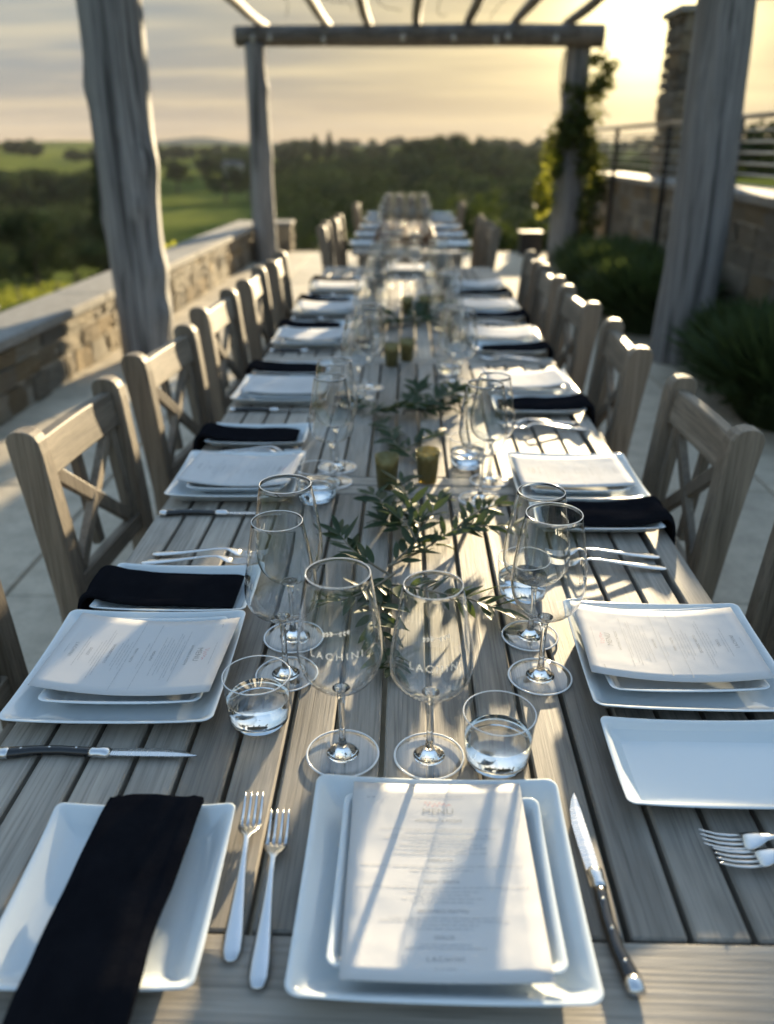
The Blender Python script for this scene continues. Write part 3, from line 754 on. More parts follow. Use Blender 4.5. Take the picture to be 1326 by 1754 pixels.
make_table('dining_table', 'long weathered teak table nearest to the camera', 0.004, 1.6,
           [(.425, .5355, .539, 1.585, 1.589, 1.632), (1.637, 1.682, 1.686, 2.714, 2.718, 2.756)], .985, 17, (.62, 2.64))
make_table('dining_table', 'weathered teak table pushed end to end behind the nearest one', 0.004, 3.9,
           [(2.764, 2.803, 2.807, 3.88, 3.884, 3.922), (3.927, 3.965, 3.969, 5.03, 5.034, 5.11)], .985, 17, (2.9, 4.98))
make_table('dining_table', 'narrower teak table at the back carrying a tray of glasses', 0.02, 7.6,
           [(5.87, 5.95, 5.954, 7.60, 7.604, 7.65), (7.655, 7.70, 7.704, 9.40, 9.404, 9.48)], .80, 13, (6.02, 9.33))

# ------------------------------------------------------------------ chairs (front is +x, back at -x)
def make_chair():
    e = empty('cross_back_chair')
    pw = .045
    def post(s):
        rings = []
        prof = [(.0, -.232, .046), (.20, -.222, .050), (.42, -.222, .055), (.46, -.223, .056), (.60, -.236, .062), (.74, -.252, .068), (.82, -.262, .072), (.845, -.2655, .070), (.858, -.267, .058), (.865, -.268, .040), (.868, -.268, .016)]
        for z, x, d in prof:
            h = pw / 2; c = .004
            rings.append([(x - d / 2 + c, s * .212 - h, z), (x + d / 2 - c, s * .212 - h, z), (x + d / 2, s * .212 - h + c, z), (x + d / 2, s * .212 + h - c, z), (x + d / 2 - c, s * .212 + h, z), (x - d / 2 + c, s * .212 + h, z), (x - d / 2, s * .212 + h - c, z), (x - d / 2, s * .212 - h + c, z)])
        return loft(rings)
    for s in (-1, 1): obj('back_post', mesh('back_post', *post(s), M['chair_teak']), e)
    # curved top rail
    rings = []
    for k in range(9):
        v = -1 + 2 * k / 8; y = v * .192; x = -.263 - .005 * (1 - v * v); zt = .836 + .001 * (1 - v * v); zb = .750; d = .015
        xb = x + .012
        rings.append([(xb - d, y, zb + .003), (xb + d - .003, y, zb), (xb + d, y, zb + .004), (x + d, y, zt - .004), (x + d - .003, y, zt), (x - d, y, zt - .003)])
    obj('top_rail', mesh('top_rail', *loft(rings), M['rail_teak']), e)
    obj('lower_rail', mesh('lower_rail', *bar((-.226, -.192, .485), (-.226, .192, .485), .026, .05), M['rail_teak']), e)
    up = Vector((1, 0, 0))
    xz = lambda z: -.222 - .045 * max(0, (z - .46)) / .38
    def slat(y0, z0, y1, z1, w, d=.018, dx=0): return bar((xz(z0) + dx, y0, z0), (xz(z1) + dx, y1, z1), w, d, up, .002)
    for s in (-1, 1): obj('side_slat', mesh('side_slat', *slat(s * .160, .511, s * .160, .752, .030, .024), M['chair_teak']), e)
    obj('middle_slat', mesh('middle_slat', *slat(0, .511, 0, .752, .030, .020, -.018), M['chair_teak']), e)
    obj('cross_slat', mesh('cross_slat', *slat(-.142, .520, .142, .746, .032, .020), M['chair_teak']), e)
    obj('cross_slat', mesh('cross_slat', *slat(.142, .520, -.142, .746, .032, .0185, .001), M['chair_teak']), e)
    for s in (-1, 1):
        obj('front_leg', mesh('front_leg', *bar((.205, s * .205, 0), (.205, s * .205, .405), .045, .045), M['chair_teak']), e)
        obj('side_apron', mesh('side_apron', *bar((-.195, s * .208, .375), (.183, s * .208, .375), .024, .06), M['rail_teak']), e)
        obj('stretcher', mesh('stretcher', *bar((-.205, s * .208, .14), (.183, s * .208, .14), .022, .03), M['rail_teak']), e)
    obj('front_apron', mesh('front_apron', *bar((.205, -.18, .375), (.205, .18, .375), .024, .06), M['rail_teak']), e)
    obj('rear_apron', mesh('rear_apron', *bar((-.222, -.19, .375), (-.222, .19, .375), .024, .06), M['rail_teak']), e)
    sl = mesh('seat_slat', *cbox(.048, .44, .018, .003), M['weathered_teak'])
    for i in range(8): obj('seat_slat', sl, e, (-.175 + i * .0545, 0, .415 + .004 * math.cos(i * .8)))
    return e
ch0 = make_chair()
ORD = ('first', 'second', 'third', 'fourth', 'fifth', 'sixth')
first = True
TURN = {('L', 1, 'main'): -.065, ('L', 2, 'main'): -.09, ('L', 3, 'main'): -.05, ('R', 1, 'main'): .01, ('R', 2, 'main'): -.04, ('R', 3, 'main'): .045}
chair_spots = []
for i, (x, y) in enumerate(((-.785, 1.06), (-.772, 1.80), (-.748, 2.475), (-.745, 3.225), (-.722, 3.93), (-.705, 4.58))): chair_spots.append((x, y, 0, 'L', i, 'main'))
for i, (x, y) in enumerate(((.725, 1.16), (.705, 1.865), (.69, 2.63), (.685, 3.36), (.68, 4.05), (.68, 4.62))): chair_spots.append((x, y, pi, 'R', i, 'main'))
for i, (x, y) in enumerate(((-.64, 6.58), (-.60, 7.28), (-.53, 8.95))): chair_spots.append((x, y, 0, 'L', i, 'back'))
for i, (x, y) in enumerate(((.64, 6.52), (.61, 7.2), (.56, 9.1))): chair_spots.append((x, y, pi, 'R', i, 'back'))
for (x, y, rz, side, i, row) in chair_spots:
    c = ch0 if first else copy_tree(ch0); first = False
    off = .268 if side == 'L' else -.268
    c.location = (x + off, y, 0); c.rotation_euler = (0, 0, rz + TURN.get((side, i, row), random.uniform(-.04, .04)))
    sd = 'left' if side == 'L' else 'right'
    if row == 'main':
        lab = f'{ORD[i]} cross back teak chair from the camera along the {sd} side of the front tables'
        if i == 0: lab = f'cross back teak chair nearest the camera on the {sd}, mostly out of frame'
    else: lab = f'{ORD[i]} cross back teak chair along the {sd} side of the back table'
    tag(c, lab, 'chair', f'cross back chairs along the {"front tables" if row == "main" else "back table"}')

# ------------------------------------------------------------------ tableware meshes
def rrect(hx, hy, r, nc=6, ne=8):
    """rounded rectangle loop with points along the edges"""
    pts = []
    cs = [(hx - r, hy - r, 0), (-hx + r, hy - r, pi / 2), (-hx + r, -hy + r, pi), (hx - r, -hy + r, 3 * pi / 2)]
    for i, (cx, cy, a0) in enumerate(cs):
        for k in range(nc + 1):
            a = a0 + pi / 2 * k / nc; pts.append((cx + r * cos(a), cy + r * sin(a)))
        nx, ny, na = cs[(i + 1) % 4]
        p = pts[-1]; q = (nx + r * cos(na), ny + r * sin(na))
        for k in range(1, ne): u = k / ne; pts.append((p[0] + (q[0] - p[0]) * u, p[1] + (q[1] - p[1]) * u))
    return pts
def plate_mesh(name, wx, wy, h, rim=.034, rc=.013, sag=.0035):
    prof = [(.5, .0015), (.30, .0015), (.036, .0015), (.032, 0), (.029, 0), (.026, .002), (.012, h * .55), (.0015, h * .93), (0, h * .985), (.0006, h), (.0025, h * 1.01), (.0045, h * .985), (.008, h * .90),
            (rim * .6, h * .45), (rim * .9, h * .24), (rim * 1.15, h * .19), (rim * 1.6, h * .17), (.30, h * .16), (.5, h * .16)]
    rings = []
    m = min(wx, wy) / 2
    for ins, z in prof:
        if ins >= .3: ins = m * (.55 if ins < .4 else .97)
        hx, hy = wx / 2 - ins, wy / 2 - ins
        r = max(rc - ins * .25, .004); r = min(r, .9 * min(hx, hy))
        ring = []
        for x, y in rrect(hx, hy, r):
            ex, ey = abs(x) / (wx / 2), abs(y) / (wy / 2)
            lift = sag * ((ex ** 3) * (ey ** 3)) * min(1, z / h * 1.2)
            bow = -sag * .5 * ((1 - ex ** 2) * ey ** 6 + (1 - ey ** 2) * ex ** 6) * min(1, z / h)
            ring.append((x, y, z + lift + bow))
        rings.append(ring)
    return mesh(name, *loft(rings), M['ceramic'], True)
P_DINNER = plate_mesh('dinner_plate', .262, .262, .025)
P_SMALL = plate_mesh('side_plate', .205, .205, .021, .024, .011)
P_RECT = plate_mesh('rectangular_plate', .238, .148, .021, .021, .009)
P_RECT2 = plate_mesh('rectangular_plate', .19, .212, .022, .028, .009)

# fork: handle towards -y, tines towards +y
def ring_at(y, w, z, th, n=8):
    return [(w / 2 * cos(2 * pi * i / n) * (1.0), y, z + th / 2 * sin(2 * pi * i / n)) for i in range(n)]
def fork_mesh():
    parts = []
    prof = [(-.100, .005, .0045, .002), (-.098, .013, .0045, .003), (-.090, .0185, .005, .0035), (-.075, .0185, .006, .004), (-.05, .0145, .008, .004), (-.02, .0095, .0115, .0038), (.01, .0062, .0155, .0035), (.030, .0062, .0165, .0032), (.036, .010, .0155, .0026), (.042, .018, .0135, .0022), (.050, .0235, .010, .002), (.058, .0245, .0078, .0018)]
    parts.append(loft([ring_at(y, w, z, th) for y, w, z, th in prof]))
    for k in range(4):
        x = (-1.5 + k) * .0062
        pr = [(.0565, .0046, .0080, .0018), (.068, .0040, .0068, .0018), (.082, .0036, .0078, .0017), (.094, .0030, .0108, .0015), (.100, .0014, .0128, .001)]
        parts.append(loft([[(x * (1.0) + p[0], p[1], p[2]) for p in ring_at(y, w, z, th, 6)] for y, w, z, th in pr]))
    return mesh('fork', *join(*parts), M['steel'], True)
FORK = fork_mesh()
def make_knife():
    """steak knife, handle towards -y, blade towards +y; a bee-shaped bolster"""
    e = empty('steak_knife')
    rings = []
    for y, x, w, z, th in ((-.110, .004, .010, .0062, .008), (-.106, .004, .0165, .0062, .0105), (-.095, .003, .0165, .0062, .0115), (-.07, -.001, .0135, .0062, .011), (-.04, -.002, .0125, .0062, .0105), (-.012, 0, .013, .0062, .0105), (.000, .001, .013, .0062, .0105)):
        rings.append([(x + p[0], p[1], p[2]) for p in ring_at(y, w, z, th, 12)])
    obj('handle', mesh('handle', *loft(rings), M['black_handle'], True), e)
    cap = loft([[(.004 + p[0], p[1], p[2]) for p in ring_at(y, w, .0062, th, 12)] for y, w, th in ((-.1135, .008, .007), (-.111, .0165, .0118), (-.103, .0172, .0122), (-.0985, .0168, .0120))])
    obj('end_cap', mesh('end_cap', *cap, M['steel'], True), e)
    bol = loft([[(.001 + p[0], p[1], p[2]) for p in ring_at(y, w, .0062, th, 12)] for y, w, th in ((-.004, .0135, .0112), (0, .0152, .0118), (.006, .0135, .0112), (.011, .0155, .0120), (.017, .0165, .0105), (.021, .012, .006))])
    obj('bolster', mesh('bolster', *bol, M['steel'], True), e)
    br = []
    for y, xl, xr in ((.018, -.0065, .0062), (.05, -.0075, .0070), (.08, -.0072, .0070), (.10, -.0045, .0070), (.115, .0002, .0066), (.124, .0045, .0056)):
        br.append([(xl, y, .0062), ((xl + xr) / 2, y, .0073), (xr, y, .0070), (xr, y, .0054), ((xl + xr) / 2, y, .0051)])
    obj('blade', mesh('blade', *loft(br), M['blade_steel']), e)
    rv = mesh('rivet', *lathe([(.0016, 0), (.0016, .0006), (.0008, .0011)], 10, True), M['steel'], True)
    for y, x in ((-.085, .001), (-.052, -.0015), (-.02, -.001)): obj('rivet', rv, e, (x, y, .0113))
    return e

# text helper: flat text as a mesh, centred
def text_mesh(body, size, spacing=1.0, mat='ink', bold=0.0):
    cu = bpy.data.curves.new('t', 'FONT'); cu.body = body; cu.size = size; cu.align_x = 'CENTER'; cu.space_character = spacing; cu.resolution_u = 3; cu.offset = bold
    to = bpy.data.objects.new('t', cu); COL.objects.link(to)
    dg = bpy.context.evaluated_depsgraph_get(); dg.update()
    me = bpy.data.meshes.new_from_object(to.evaluated_get(dg))
    V = [tuple(v.co) for v in me.vertices]; Fc = [list(p.vertices) for p in me.polygons]
    bpy.data.objects.remove(to); bpy.data.curves.remove(cu); bpy.data.meshes.remove(me)
    return V, Fc
def refine(V, Fc, n=1):
    bm = bmesh.new(); vs = [bm.verts.new(v) for v in V]
    for f in Fc:
        try: bm.faces.new([vs[i] for i in f])
        except ValueError: pass
    bmesh.ops.triangulate(bm, faces=bm.faces)
    for _ in range(n): bmesh.ops.subdivide_edges(bm, edges=[e for e in bm.edges if e.calc_length() > .002], cuts=1)
    bm.verts.index_update(); V = [tuple(v.co) for v in bm.verts]; Fc = [[v.index for v in f.verts] for f in bm.faces]; bm.free()
    return V, Fc
# menu: u to the reader's right, v to the reader's up
MW, MH = .178, .232
def menu_z(u, v, sag, curl): return sag * (v / (MH / 2)) ** 2 + curl * (u / (MW / 2)) ** 2
def sprig_flat(cx, cy, s):
    """small two-leaved olive sprig emblem, flat"""
    parts = []
    for k in range(3):
        for sg in (-1, 1):
            x, y = sg * s * (.25 + .3 * k), s * .06 * k * sg
            for q in (-1, 1):
                a = (0.7 * q) if sg > 0 else pi - .7 * q
                L = s * .30; W = s * .085
                d = Vector((cos(a), sin(a), 0)); nn_ = Vector((-d.y, d.x, 0)); p = Vector((cx + x, cy + y, 0))
                parts.append(([p, p + d * L * .5 + nn_ * W, p + d * L, p + d * L * .5 - nn_ * W], [[0, 1, 2, 3]]))
    parts.append(([(cx - s * 1.1, cy - s * .1, 0), (cx + s * 1.1, cy + s * .1, 0), (cx + s * 1.1, cy + s * .14, 0), (cx - s * 1.1, cy - s * .06, 0)], [[0, 1, 2, 3]]))
    return join(*parts)
def menu_print():
    big = []
    for body, v, size, sp, bd in (('MENU', .0735, .0115, 1.05, 0), ('ANTIPASTI & PIZZAS', .0630, .0050, 1.05, 0), ('INSALATA', .0125, .0050, 1.05, 0), ('PRIMI / PASTA', -.0135, .0050, 1.1, 0), ('SECONDO PIATTO', -.0465, .0052, 1.05, 0), ('DOLCE', -.074, .0052, 1.05, 0), ('LACHINI', -.096, .0068, 1.3, 0)):
        V, Fc = text_mesh(body, size, sp); big.append(([(x, y + v, 0) for x, y, z in V], Fc))
    emblem = sprig_flat(-.070, .095, .0040)
    # lines of small print: one short dash for each word
    r = random.Random(3); small = []
    rows = [(.0975, .052), (.0525, .12), (.0495, .07), (.0440, .10), (.0405, .11), (.0365, .06), (.0325, .08), (.0280, .09), (.0245, .05), (.0215, .09), (.006, .155), (.001, .06), (-.019, .16), (-.0235, .065), (-.0275, .05), (-.0315, .075), (-.0355, .055), (-.0525, .10), (-.0560, .115), (-.0600, .06), (-.0640, .05), (-.0800, .045), (-.0835, .07), (-.1035, .02)]
    for v, L in rows:
        x = -L / 2
        while x < L / 2:
            w = r.uniform(.003, .010); hgt = r.uniform(.0008, .0012)
            w = min(w, L / 2 - x + .001)
            small.append(([(x, v, 0), (x + w, v, 0), (x + w, v + hgt, 0), (x, v + hgt, 0)], [[0, 1, 2, 3]])); x += w + .0014
    # pink handwritten flourish over the title
    P = [(-.014 + .028 * k / 40, .0865 + .0032 * sin(k * .9) * (1 - k / 60) + .001 * sin(k * .31), 0) for k in range(41)]
    pink = []
    for a, b in zip(P[:-1], P[1:]): pink.append(([(a[0], a[1], 0), (b[0], b[1], 0), (b[0], b[1] + .0009, 0), (a[0], a[1] + .0009, 0)], [[0, 1, 2, 3]]))
    return big, emblem, join(*small), join(*pink)
PRINT = menu_print()
def make_menu(sag, curl, full=True):
    V, Fc = [], []; nu, nv = 10, 16
    for lay, dz in ((0, .0), (1, -.00045)):
        for j in range(nv + 1):
            for i in range(nu + 1):
                u = -MW / 2 + MW * i / nu; v = -MH / 2 + MH * j / nv; V.append((u, v, menu_z(u, v, sag, curl) + dz))
    K = (nu + 1) * (nv + 1)
    for j in range(nv):
        for i in range(nu):
            a = j * (nu + 1) + i; q = (a, a + 1, a + nu + 2, a + nu + 1); Fc.append(q); Fc.append(tuple(x + K for x in reversed(q)))
    edge = [i for i in range(nu + 1)] + [(j + 1) * (nu + 1) + nu for j in range(nv)] + [nv * (nu + 1) + i for i in range(nu - 1, -1, -1)] + [j * (nu + 1) for j in range(nv - 1, 0, -1)]
    for a, b in zip(edge, edge[1:] + edge[:1]): Fc.append((b, a, a + K, b + K))
    e = empty('menu_card')
    sheet = obj('sheet', mesh('sheet', V, Fc, M['paper'], False), e)
    sheet.data.polygons.foreach_set('use_smooth', [len(set(v // K for v in p.vertices)) == 1 for p in sheet.data.polygons])
    big, emblem, small, pink = PRINT
    def put(nm, pv, pf, mat, kind=None):
        o = obj(nm, mesh(nm, [(x, y, menu_z(x, y, sag, curl) + .00035) for x, y, z in pv], pf, M[mat]), e)
        if kind: o['kind'] = kind
    for pv, pf in big: put('printed_title', pv, pf, 'ink')
    put('sprig_emblem', *emblem, 'ink', 'stuff'); put('printed_lines', *small, 'pale_ink', 'stuff'); put('printed_flourish', *pink, 'pink_ink', 'stuff')
    return e

# wine glasses
def bowl_r(prof, z):
    for (r0, z0), (r1, z1) in zip(prof[:-1], prof[1:]):
        if z0 <= z <= z1: return r0 + (r1 - r0) * (z - z0) / max(z1 - z0, 1e-9)
    return prof[-1][0]
def spline_prof(P, n=5):
    return [(max(p.x, 0.0006), p.y) for p in catmull([Vector((a, b, 0)) for a, b in P], n)]
def double_wall(prof, th):
    """closed profile: up the outside, round the lip, down the inside"""
    inner = []
    for k, (r_, z_) in enumerate(prof):
        a_ = prof[max(k - 1, 0)]; b_ = prof[min(k + 1, len(prof) - 1)]
        d_ = Vector((b_[0] - a_[0], b_[1] - a_[1])).normalized(); nx, nz_ = -d_.y, d_.x
        inner.append((max(r_ + nx * th, .0006), z_ + nz_ * th))
    zr, rr = prof[-1][1], prof[-1][0]
    lip = [(rr - th * .12, zr + th * .35), (rr - th * .5, zr + th * .5), (rr - th * .88, zr + th * .35)]
    return prof + lip + inner[::-1]
def make_glass(name, bowl_pts, foot_r, text_z, emb_z, nseg=48, lettering=True):
    e = empty(name)
    prof = spline_prof(bowl_pts)
    z0 = bowl_pts[0][1]; zr, rr = prof[-1][1], prof[-1][0]
    wall = double_wall(prof, .0008)
    obj('bowl', mesh('bowl', *lathe(wall, nseg), M['solid_glass'], True), e)
    stem = [(.0006, .0016), (.0180, .0018), (.0188, .0026), (.0140, .0042), (.0085, .0075), (.0052, .014), (.0038, .028), (.0036, z0 * .55), (.0039, z0 * .78), (.0052, z0 * .92), (.0085, z0 * .985), (.0105, z0 + .0015), (.006, z0 + .0030), (.0006, z0 + .0026)]
    obj('stem', mesh('stem', *lathe(stem, 20), M['solid_glass'], True), e)
    foot = [(.0006, .0003), (foot_r - .001, .0003), (foot_r, .0010), (foot_r - .0008, .0018), (foot_r * .75, .0021), (foot_r * .45, .0027), (foot_r * .25, .0036), (.0075, .0052), (.0006, .0056)]
    obj('foot', mesh('foot', *lathe(foot[2:6], nseg), M['foot_glass'], True), e)
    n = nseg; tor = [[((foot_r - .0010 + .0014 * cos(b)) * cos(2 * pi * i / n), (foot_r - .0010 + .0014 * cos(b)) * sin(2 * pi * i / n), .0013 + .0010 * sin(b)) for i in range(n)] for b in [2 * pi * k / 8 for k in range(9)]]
    obj('foot_edge', mesh('foot_edge', *loft(tor, False), M['rim_glint_glass'], True), e)
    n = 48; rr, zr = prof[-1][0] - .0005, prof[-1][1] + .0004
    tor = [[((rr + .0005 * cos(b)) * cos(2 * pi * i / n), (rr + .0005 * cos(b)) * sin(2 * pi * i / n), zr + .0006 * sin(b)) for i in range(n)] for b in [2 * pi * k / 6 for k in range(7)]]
    obj('rim', mesh('rim', *loft(tor, False), M['rim_glint_glass'], True), e)
    if lettering:
        V, Fc = refine(*text_mesh('LACHINI', .0118, 1.42), 1)
        def wrap(V, z0_):
            out = []
            for x, y, z in V:
                zz = z0_ + y; r_ = bowl_r(prof, zz) + .0005; a = x / r_ - pi / 2; out.append((r_ * cos(a), r_ * sin(a), zz))
            return out
        obj('lettering', mesh('lettering', wrap(V, text_z), Fc, M['etching']), e)
        V, Fc = refine(*sprig_flat(0, 0, .0135), 1)
        obj('sprig_emblem', mesh('sprig_emblem', wrap(V, emb_z), Fc, M['etching']), e)
    return e
BOWL_A = [(.002, .0925), (.013, .0945), (.029, .1035), (.0415, .119), (.0472, .138), (.0476, .152), (.0452, .180), (.0404, .213), (.0352, .242)]
BOWL_B = [(.002, .0905), (.014, .0920), (.032, .1005), (.0438, .115), (.0468, .130), (.0455, .150), (.0412, .180), (.0365, .207), (.0322, .230)]
GA = make_glass('wine_glass', BOWL_A, .0432, .163, .193)
GB = make_glass('wine_glass', BOWL_B, .0415, .150, .188)
def make_tumbler():
    e = empty('water_tumbler')
    out = spline_prof([(.0335, .0005), (.0368, .006), (.0385, .022), (.0398, .045), (.0412, .068)], 5)
    obj('wall', mesh('wall', *lathe(out, 44), M['thin_glass'], True), e)
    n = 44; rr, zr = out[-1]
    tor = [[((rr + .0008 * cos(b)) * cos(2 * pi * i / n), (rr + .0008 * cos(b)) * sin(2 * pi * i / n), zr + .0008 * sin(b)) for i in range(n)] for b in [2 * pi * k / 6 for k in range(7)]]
    obj('rim', mesh('rim', *loft(tor, False), M['rim_glint_glass'], True), e)
    obj('base', mesh('base', *lathe([(.0006, .0007), (.0325, .0007), (.0355, .004), (.0350, .0065), (.024, .0072), (.0006, .0066)], 44), M['solid_glass'], True), e)
    obj('water', mesh('water', *lathe([(.0006, .0085), (.030, .0088), (.0362, .0105), (.0378, .022), (.0387, .0355), (.0384, .0362), (.0006, .0360)], 44), M['water'], True), e)
    return e
TU = make_tumbler()

# napkins: a folded strip following a height line along its length, with soft wrinkles
def napkin_mesh(path, width, seed, thick=.009, nw=22, ns=60):
    """path: (s, z) knots along local y; width across x"""
    V, Fc = [], []
    P = catmull([Vector((0, s, z)) for s, z in path], max(2, ns // (len(path) - 1)))
    ns = len(P) - 1; r = random.Random(seed)
    per = nw * 2
    for k, p in enumerate(P):
        t_ = (P[min(k + 1, ns)] - P[max(k - 1, 0)]).normalized(); nr = Vector((0, -t_.z, t_.y))
        w = width * (1 + .05 * noise.noise((seed, p.y * 9, 0)))
        for i in range(per):
            a = 2 * pi * i / per
            cx = math.copysign(abs(cos(a)) ** .35, cos(a)) * w / 2; cz = math.copysign(abs(sin(a)) ** .6, sin(a)) * thick / 2
            x = cx + .004 * noise.noise((seed + 3, p.y * 14, 0))
            wr = .0035 * noise.noise((x * 30 + seed, p.y * 12, .5)) + .0045 * noise.noise((x * 16 + seed, p.y * 5, 7.5)) + .003 * sin(x * 75 + 2.2 * noise.noise((seed, p.y * 8, 1)))
            hem = abs(x) / (w / 2)
            wr += .0016 * math.exp(-((hem - .80) / .05) ** 2) - .0012 * math.exp(-((hem - .70) / .04) ** 2)
            q = Vector((x, p.y, p.z)) + nr * (thick / 2 + cz + (wr if sin(a) > 0 else 0))
            V.append(q)
    for k in range(ns):
        for i in range(per):
            j = (i + 1) % per; Fc.append((k * per + i, (k + 1) * per + i, (k + 1) * per + j, k * per + j))
    Fc.append(tuple(range(per))); Fc.append(tuple(reversed([ns * per + i for i in range(per)])))
    return mesh('napkin', V, Fc, M['black_linen'], True)
# candle holder
def make_votive():
    e = empty('candle_holder')
    obj('cup', mesh('cup', *lathe([(.0006, .0005), (.0185, .0005), (.0200, .003), (.0215, .02), (.0235, .045), (.0256, .072), (.0248, .0722), (.0226, .045), (.0204, .02), (.0186, .010), (.0006, .0098)], 36), M['gold_glass'], True), e)
    obj('candle', mesh('candle', *lathe([(.0006, .0105), (.0182, .0105), (.0188, .024), (.0172, .0255), (.003, .0245), (.0006, .0245)], 24), M['wax'], True), e)
    obj('wick', mesh('wick', *tube([(0, 0, .024), (.0005, 0, .032)], .0007, 5), M['black_handle']), e)
    return e
VO = make_votive()
KN = make_knife()
USED = {}
def place(proto, loc, rz, label, cat, group, key=None):
    k = id(proto) if key is None else key
    if k not in USED: USED[k] = 1; c = proto
    else: c = copy_tree(proto)
    c.location = loc; c.rotation_euler = (0, 0, rz); tag(c, label, cat, group)
    return c
def thing_mesh(name, me, loc, rz, label, cat, group, rot=None):
    o = obj(name, me, None, loc, rot if rot else (0, 0, rz)); return tag(o, label, cat, group)

MENU_A = make_menu(.011, 0, True)      # curled towards its short ends
MENUS = [MENU_A, make_menu(.006, .001, True), make_menu(.014, -.001, True)]
MENU_H = make_menu(.002, .003, True)
NAP = [napkin_mesh([(-.098, .0075), (-.085, .0110), (-.04, .0120), (.03, .0130), (.085, .0170), (.112, .0238), (.122, .0245), (.131, .0150), (.135, -.005), (.137, -.03), (.138, -.055)], .104, 5 + 3 * k, .010) for k in range(4)]

# ------------------------------------------------------------------ place settings
G = 'place settings along the tables'
def setting(px, py, side, idx, rect_y, fork_y, knife_y, glasses, tumbler, napkin=True, jit=0.0):
    where = f'{ORD[idx]} {"left" if side == "L" else "right"} place from the camera'
    s = -1 if side == 'L' else 1
    rz = -pi / 2 if side == 'L' else pi / 2        # local -y points to the sitter
    r = random.Random(idx * 2 + (side == 'R'))
    j = lambda k=.02: r.uniform(-k, k)
    thing_mesh('dinner_plate', P_DINNER, (px, py, TZ + .0005), j(.025), f'large square white dinner plate at the {where}', 'plate', 'square dinner plates')
    a = j(.04)
    sx = px + s * -.006 + (0 if idx else .0)
    thing_mesh('side_plate', P_SMALL, (sx, py + .008, TZ + .0058), a, f'small square white plate under the menu at the {where}', 'plate', 'small square plates')
    place(MENUS[(0, 0, 1, 2, 0, 1)[idx] if side == 'L' else (0, 1, 2, 0, 1, 2)[idx]], (sx - s * .002, py + .010 + j(.006), TZ + .0058 + .0215), rz + j(.07), f'printed white menu card lying at the {where}', 'menu', 'menu cards')
    thing_mesh('rectangular_plate', P_RECT, (s * .358, rect_y, TZ + .0005), j(.02), f'rectangular white bread plate at the {where}', 'plate', 'rectangular plates')
    if napkin:
        o = thing_mesh('napkin', NAP[(idx + (side == 'R')) % 4], (s * .362, rect_y - .002, TZ + .0005), rz + pi, f'folded black napkin on the plate at the {where}', 'napkin', 'black napkins')
    for q, fy in enumerate(fork_y):
        thing_mesh('fork', FORK, (s * (.352 - .012 * q) + j(.008) + (.062 if side == 'R' and idx == 0 else 0), fy, TZ), rz + j(.06), f'{("outer", "inner")[q]} steel fork beside the bread plate at the {where}', 'fork', 'steel forks')
    if knife_y is not None:
        place(KN, (s * .365, knife_y, TZ), rz + j(.03), f'black handled steak knife at the {where}', 'knife', 'steak knives')
    for (gx, gy, pr, nm) in glasses:
        place(pr, (gx, gy, TZ + .0012), rz + j(.25), f'{nm} clear wine glass at the {where}', 'wine glass', 'wine glasses')
    if tumbler:
        place(TU, (tumbler[0], tumbler[1], TZ + .0012), j(3), f'short tumbler of water at the {where}', 'tumbler', 'water tumblers')
LY = (.933, 1.64, 2.32, 3.03, 3.62, 4.22)
RY = (.975, 1.645, 2.40, 3.08, 3.70, 4.28)
for i, y in enumerate(LY):
    ry = (1.147, 1.915, 2.575, 3.26, 3.86, 4.46)[i]
    fy = ((1.262, 1.292), (1.806, 1.828), (2.47, 2.50), (3.165, 3.18), (3.76, 3.775), (4.36, 4.38))[i]
    ky = (.772, 1.47, 2.16, 2.87, 3.46, 4.06)[i]
    gl_ = (((-.160, .940, GB, 'nearer'), (-.162, 1.034, GA, 'farther')), ((-.155, 1.645, GB, 'nearer'), (-.153, 1.735, GA, 'farther')))[i] if i < 2 else ((-.135 - .01 * (i % 2), y - .02, GB, 'nearer'), (-.11, y + .085, GA, 'farther'))
    tu = ((-.180, .842), (-.178, 1.556))[i] if i < 2 else (-.15, y - .11)
    setting(-.363 if i == 0 else -.353, y, 'L', i, ry, fy, ky, gl_, tu)
for i, y in enumerate(RY):
    ry = (.757, 1.455, 2.19, 2.88, 3.49, 4.08)[i]
    fy = ((.628, .646), (1.265, 1.305), (2.02, 2.06), (2.75, 2.78), (3.36, 3.385), (3.95, 3.975))[i]
    ky = (1.15, 1.825, 2.57, 3.25, 3.87, 4.45)[i]
    gl_ = (((.185, .943, GA, 'nearer'), (.185, 1.045, GB, 'farther')), ((.152, 1.560, GA, 'nearer'), (.180, 1.662, GB, 'farther')))[i] if i < 2 else ((.155, y - .03, GA, 'nearer'), (.14, y + .07, GB, 'farther'))
    tu = ((.188, 1.165), (.138, 1.752))[i] if i < 2 else (.135, y + .17)
    setting(.370 if i == 0 else .357, y, 'R', i, ry, fy, None, gl_, tu, napkin=(i != 0))
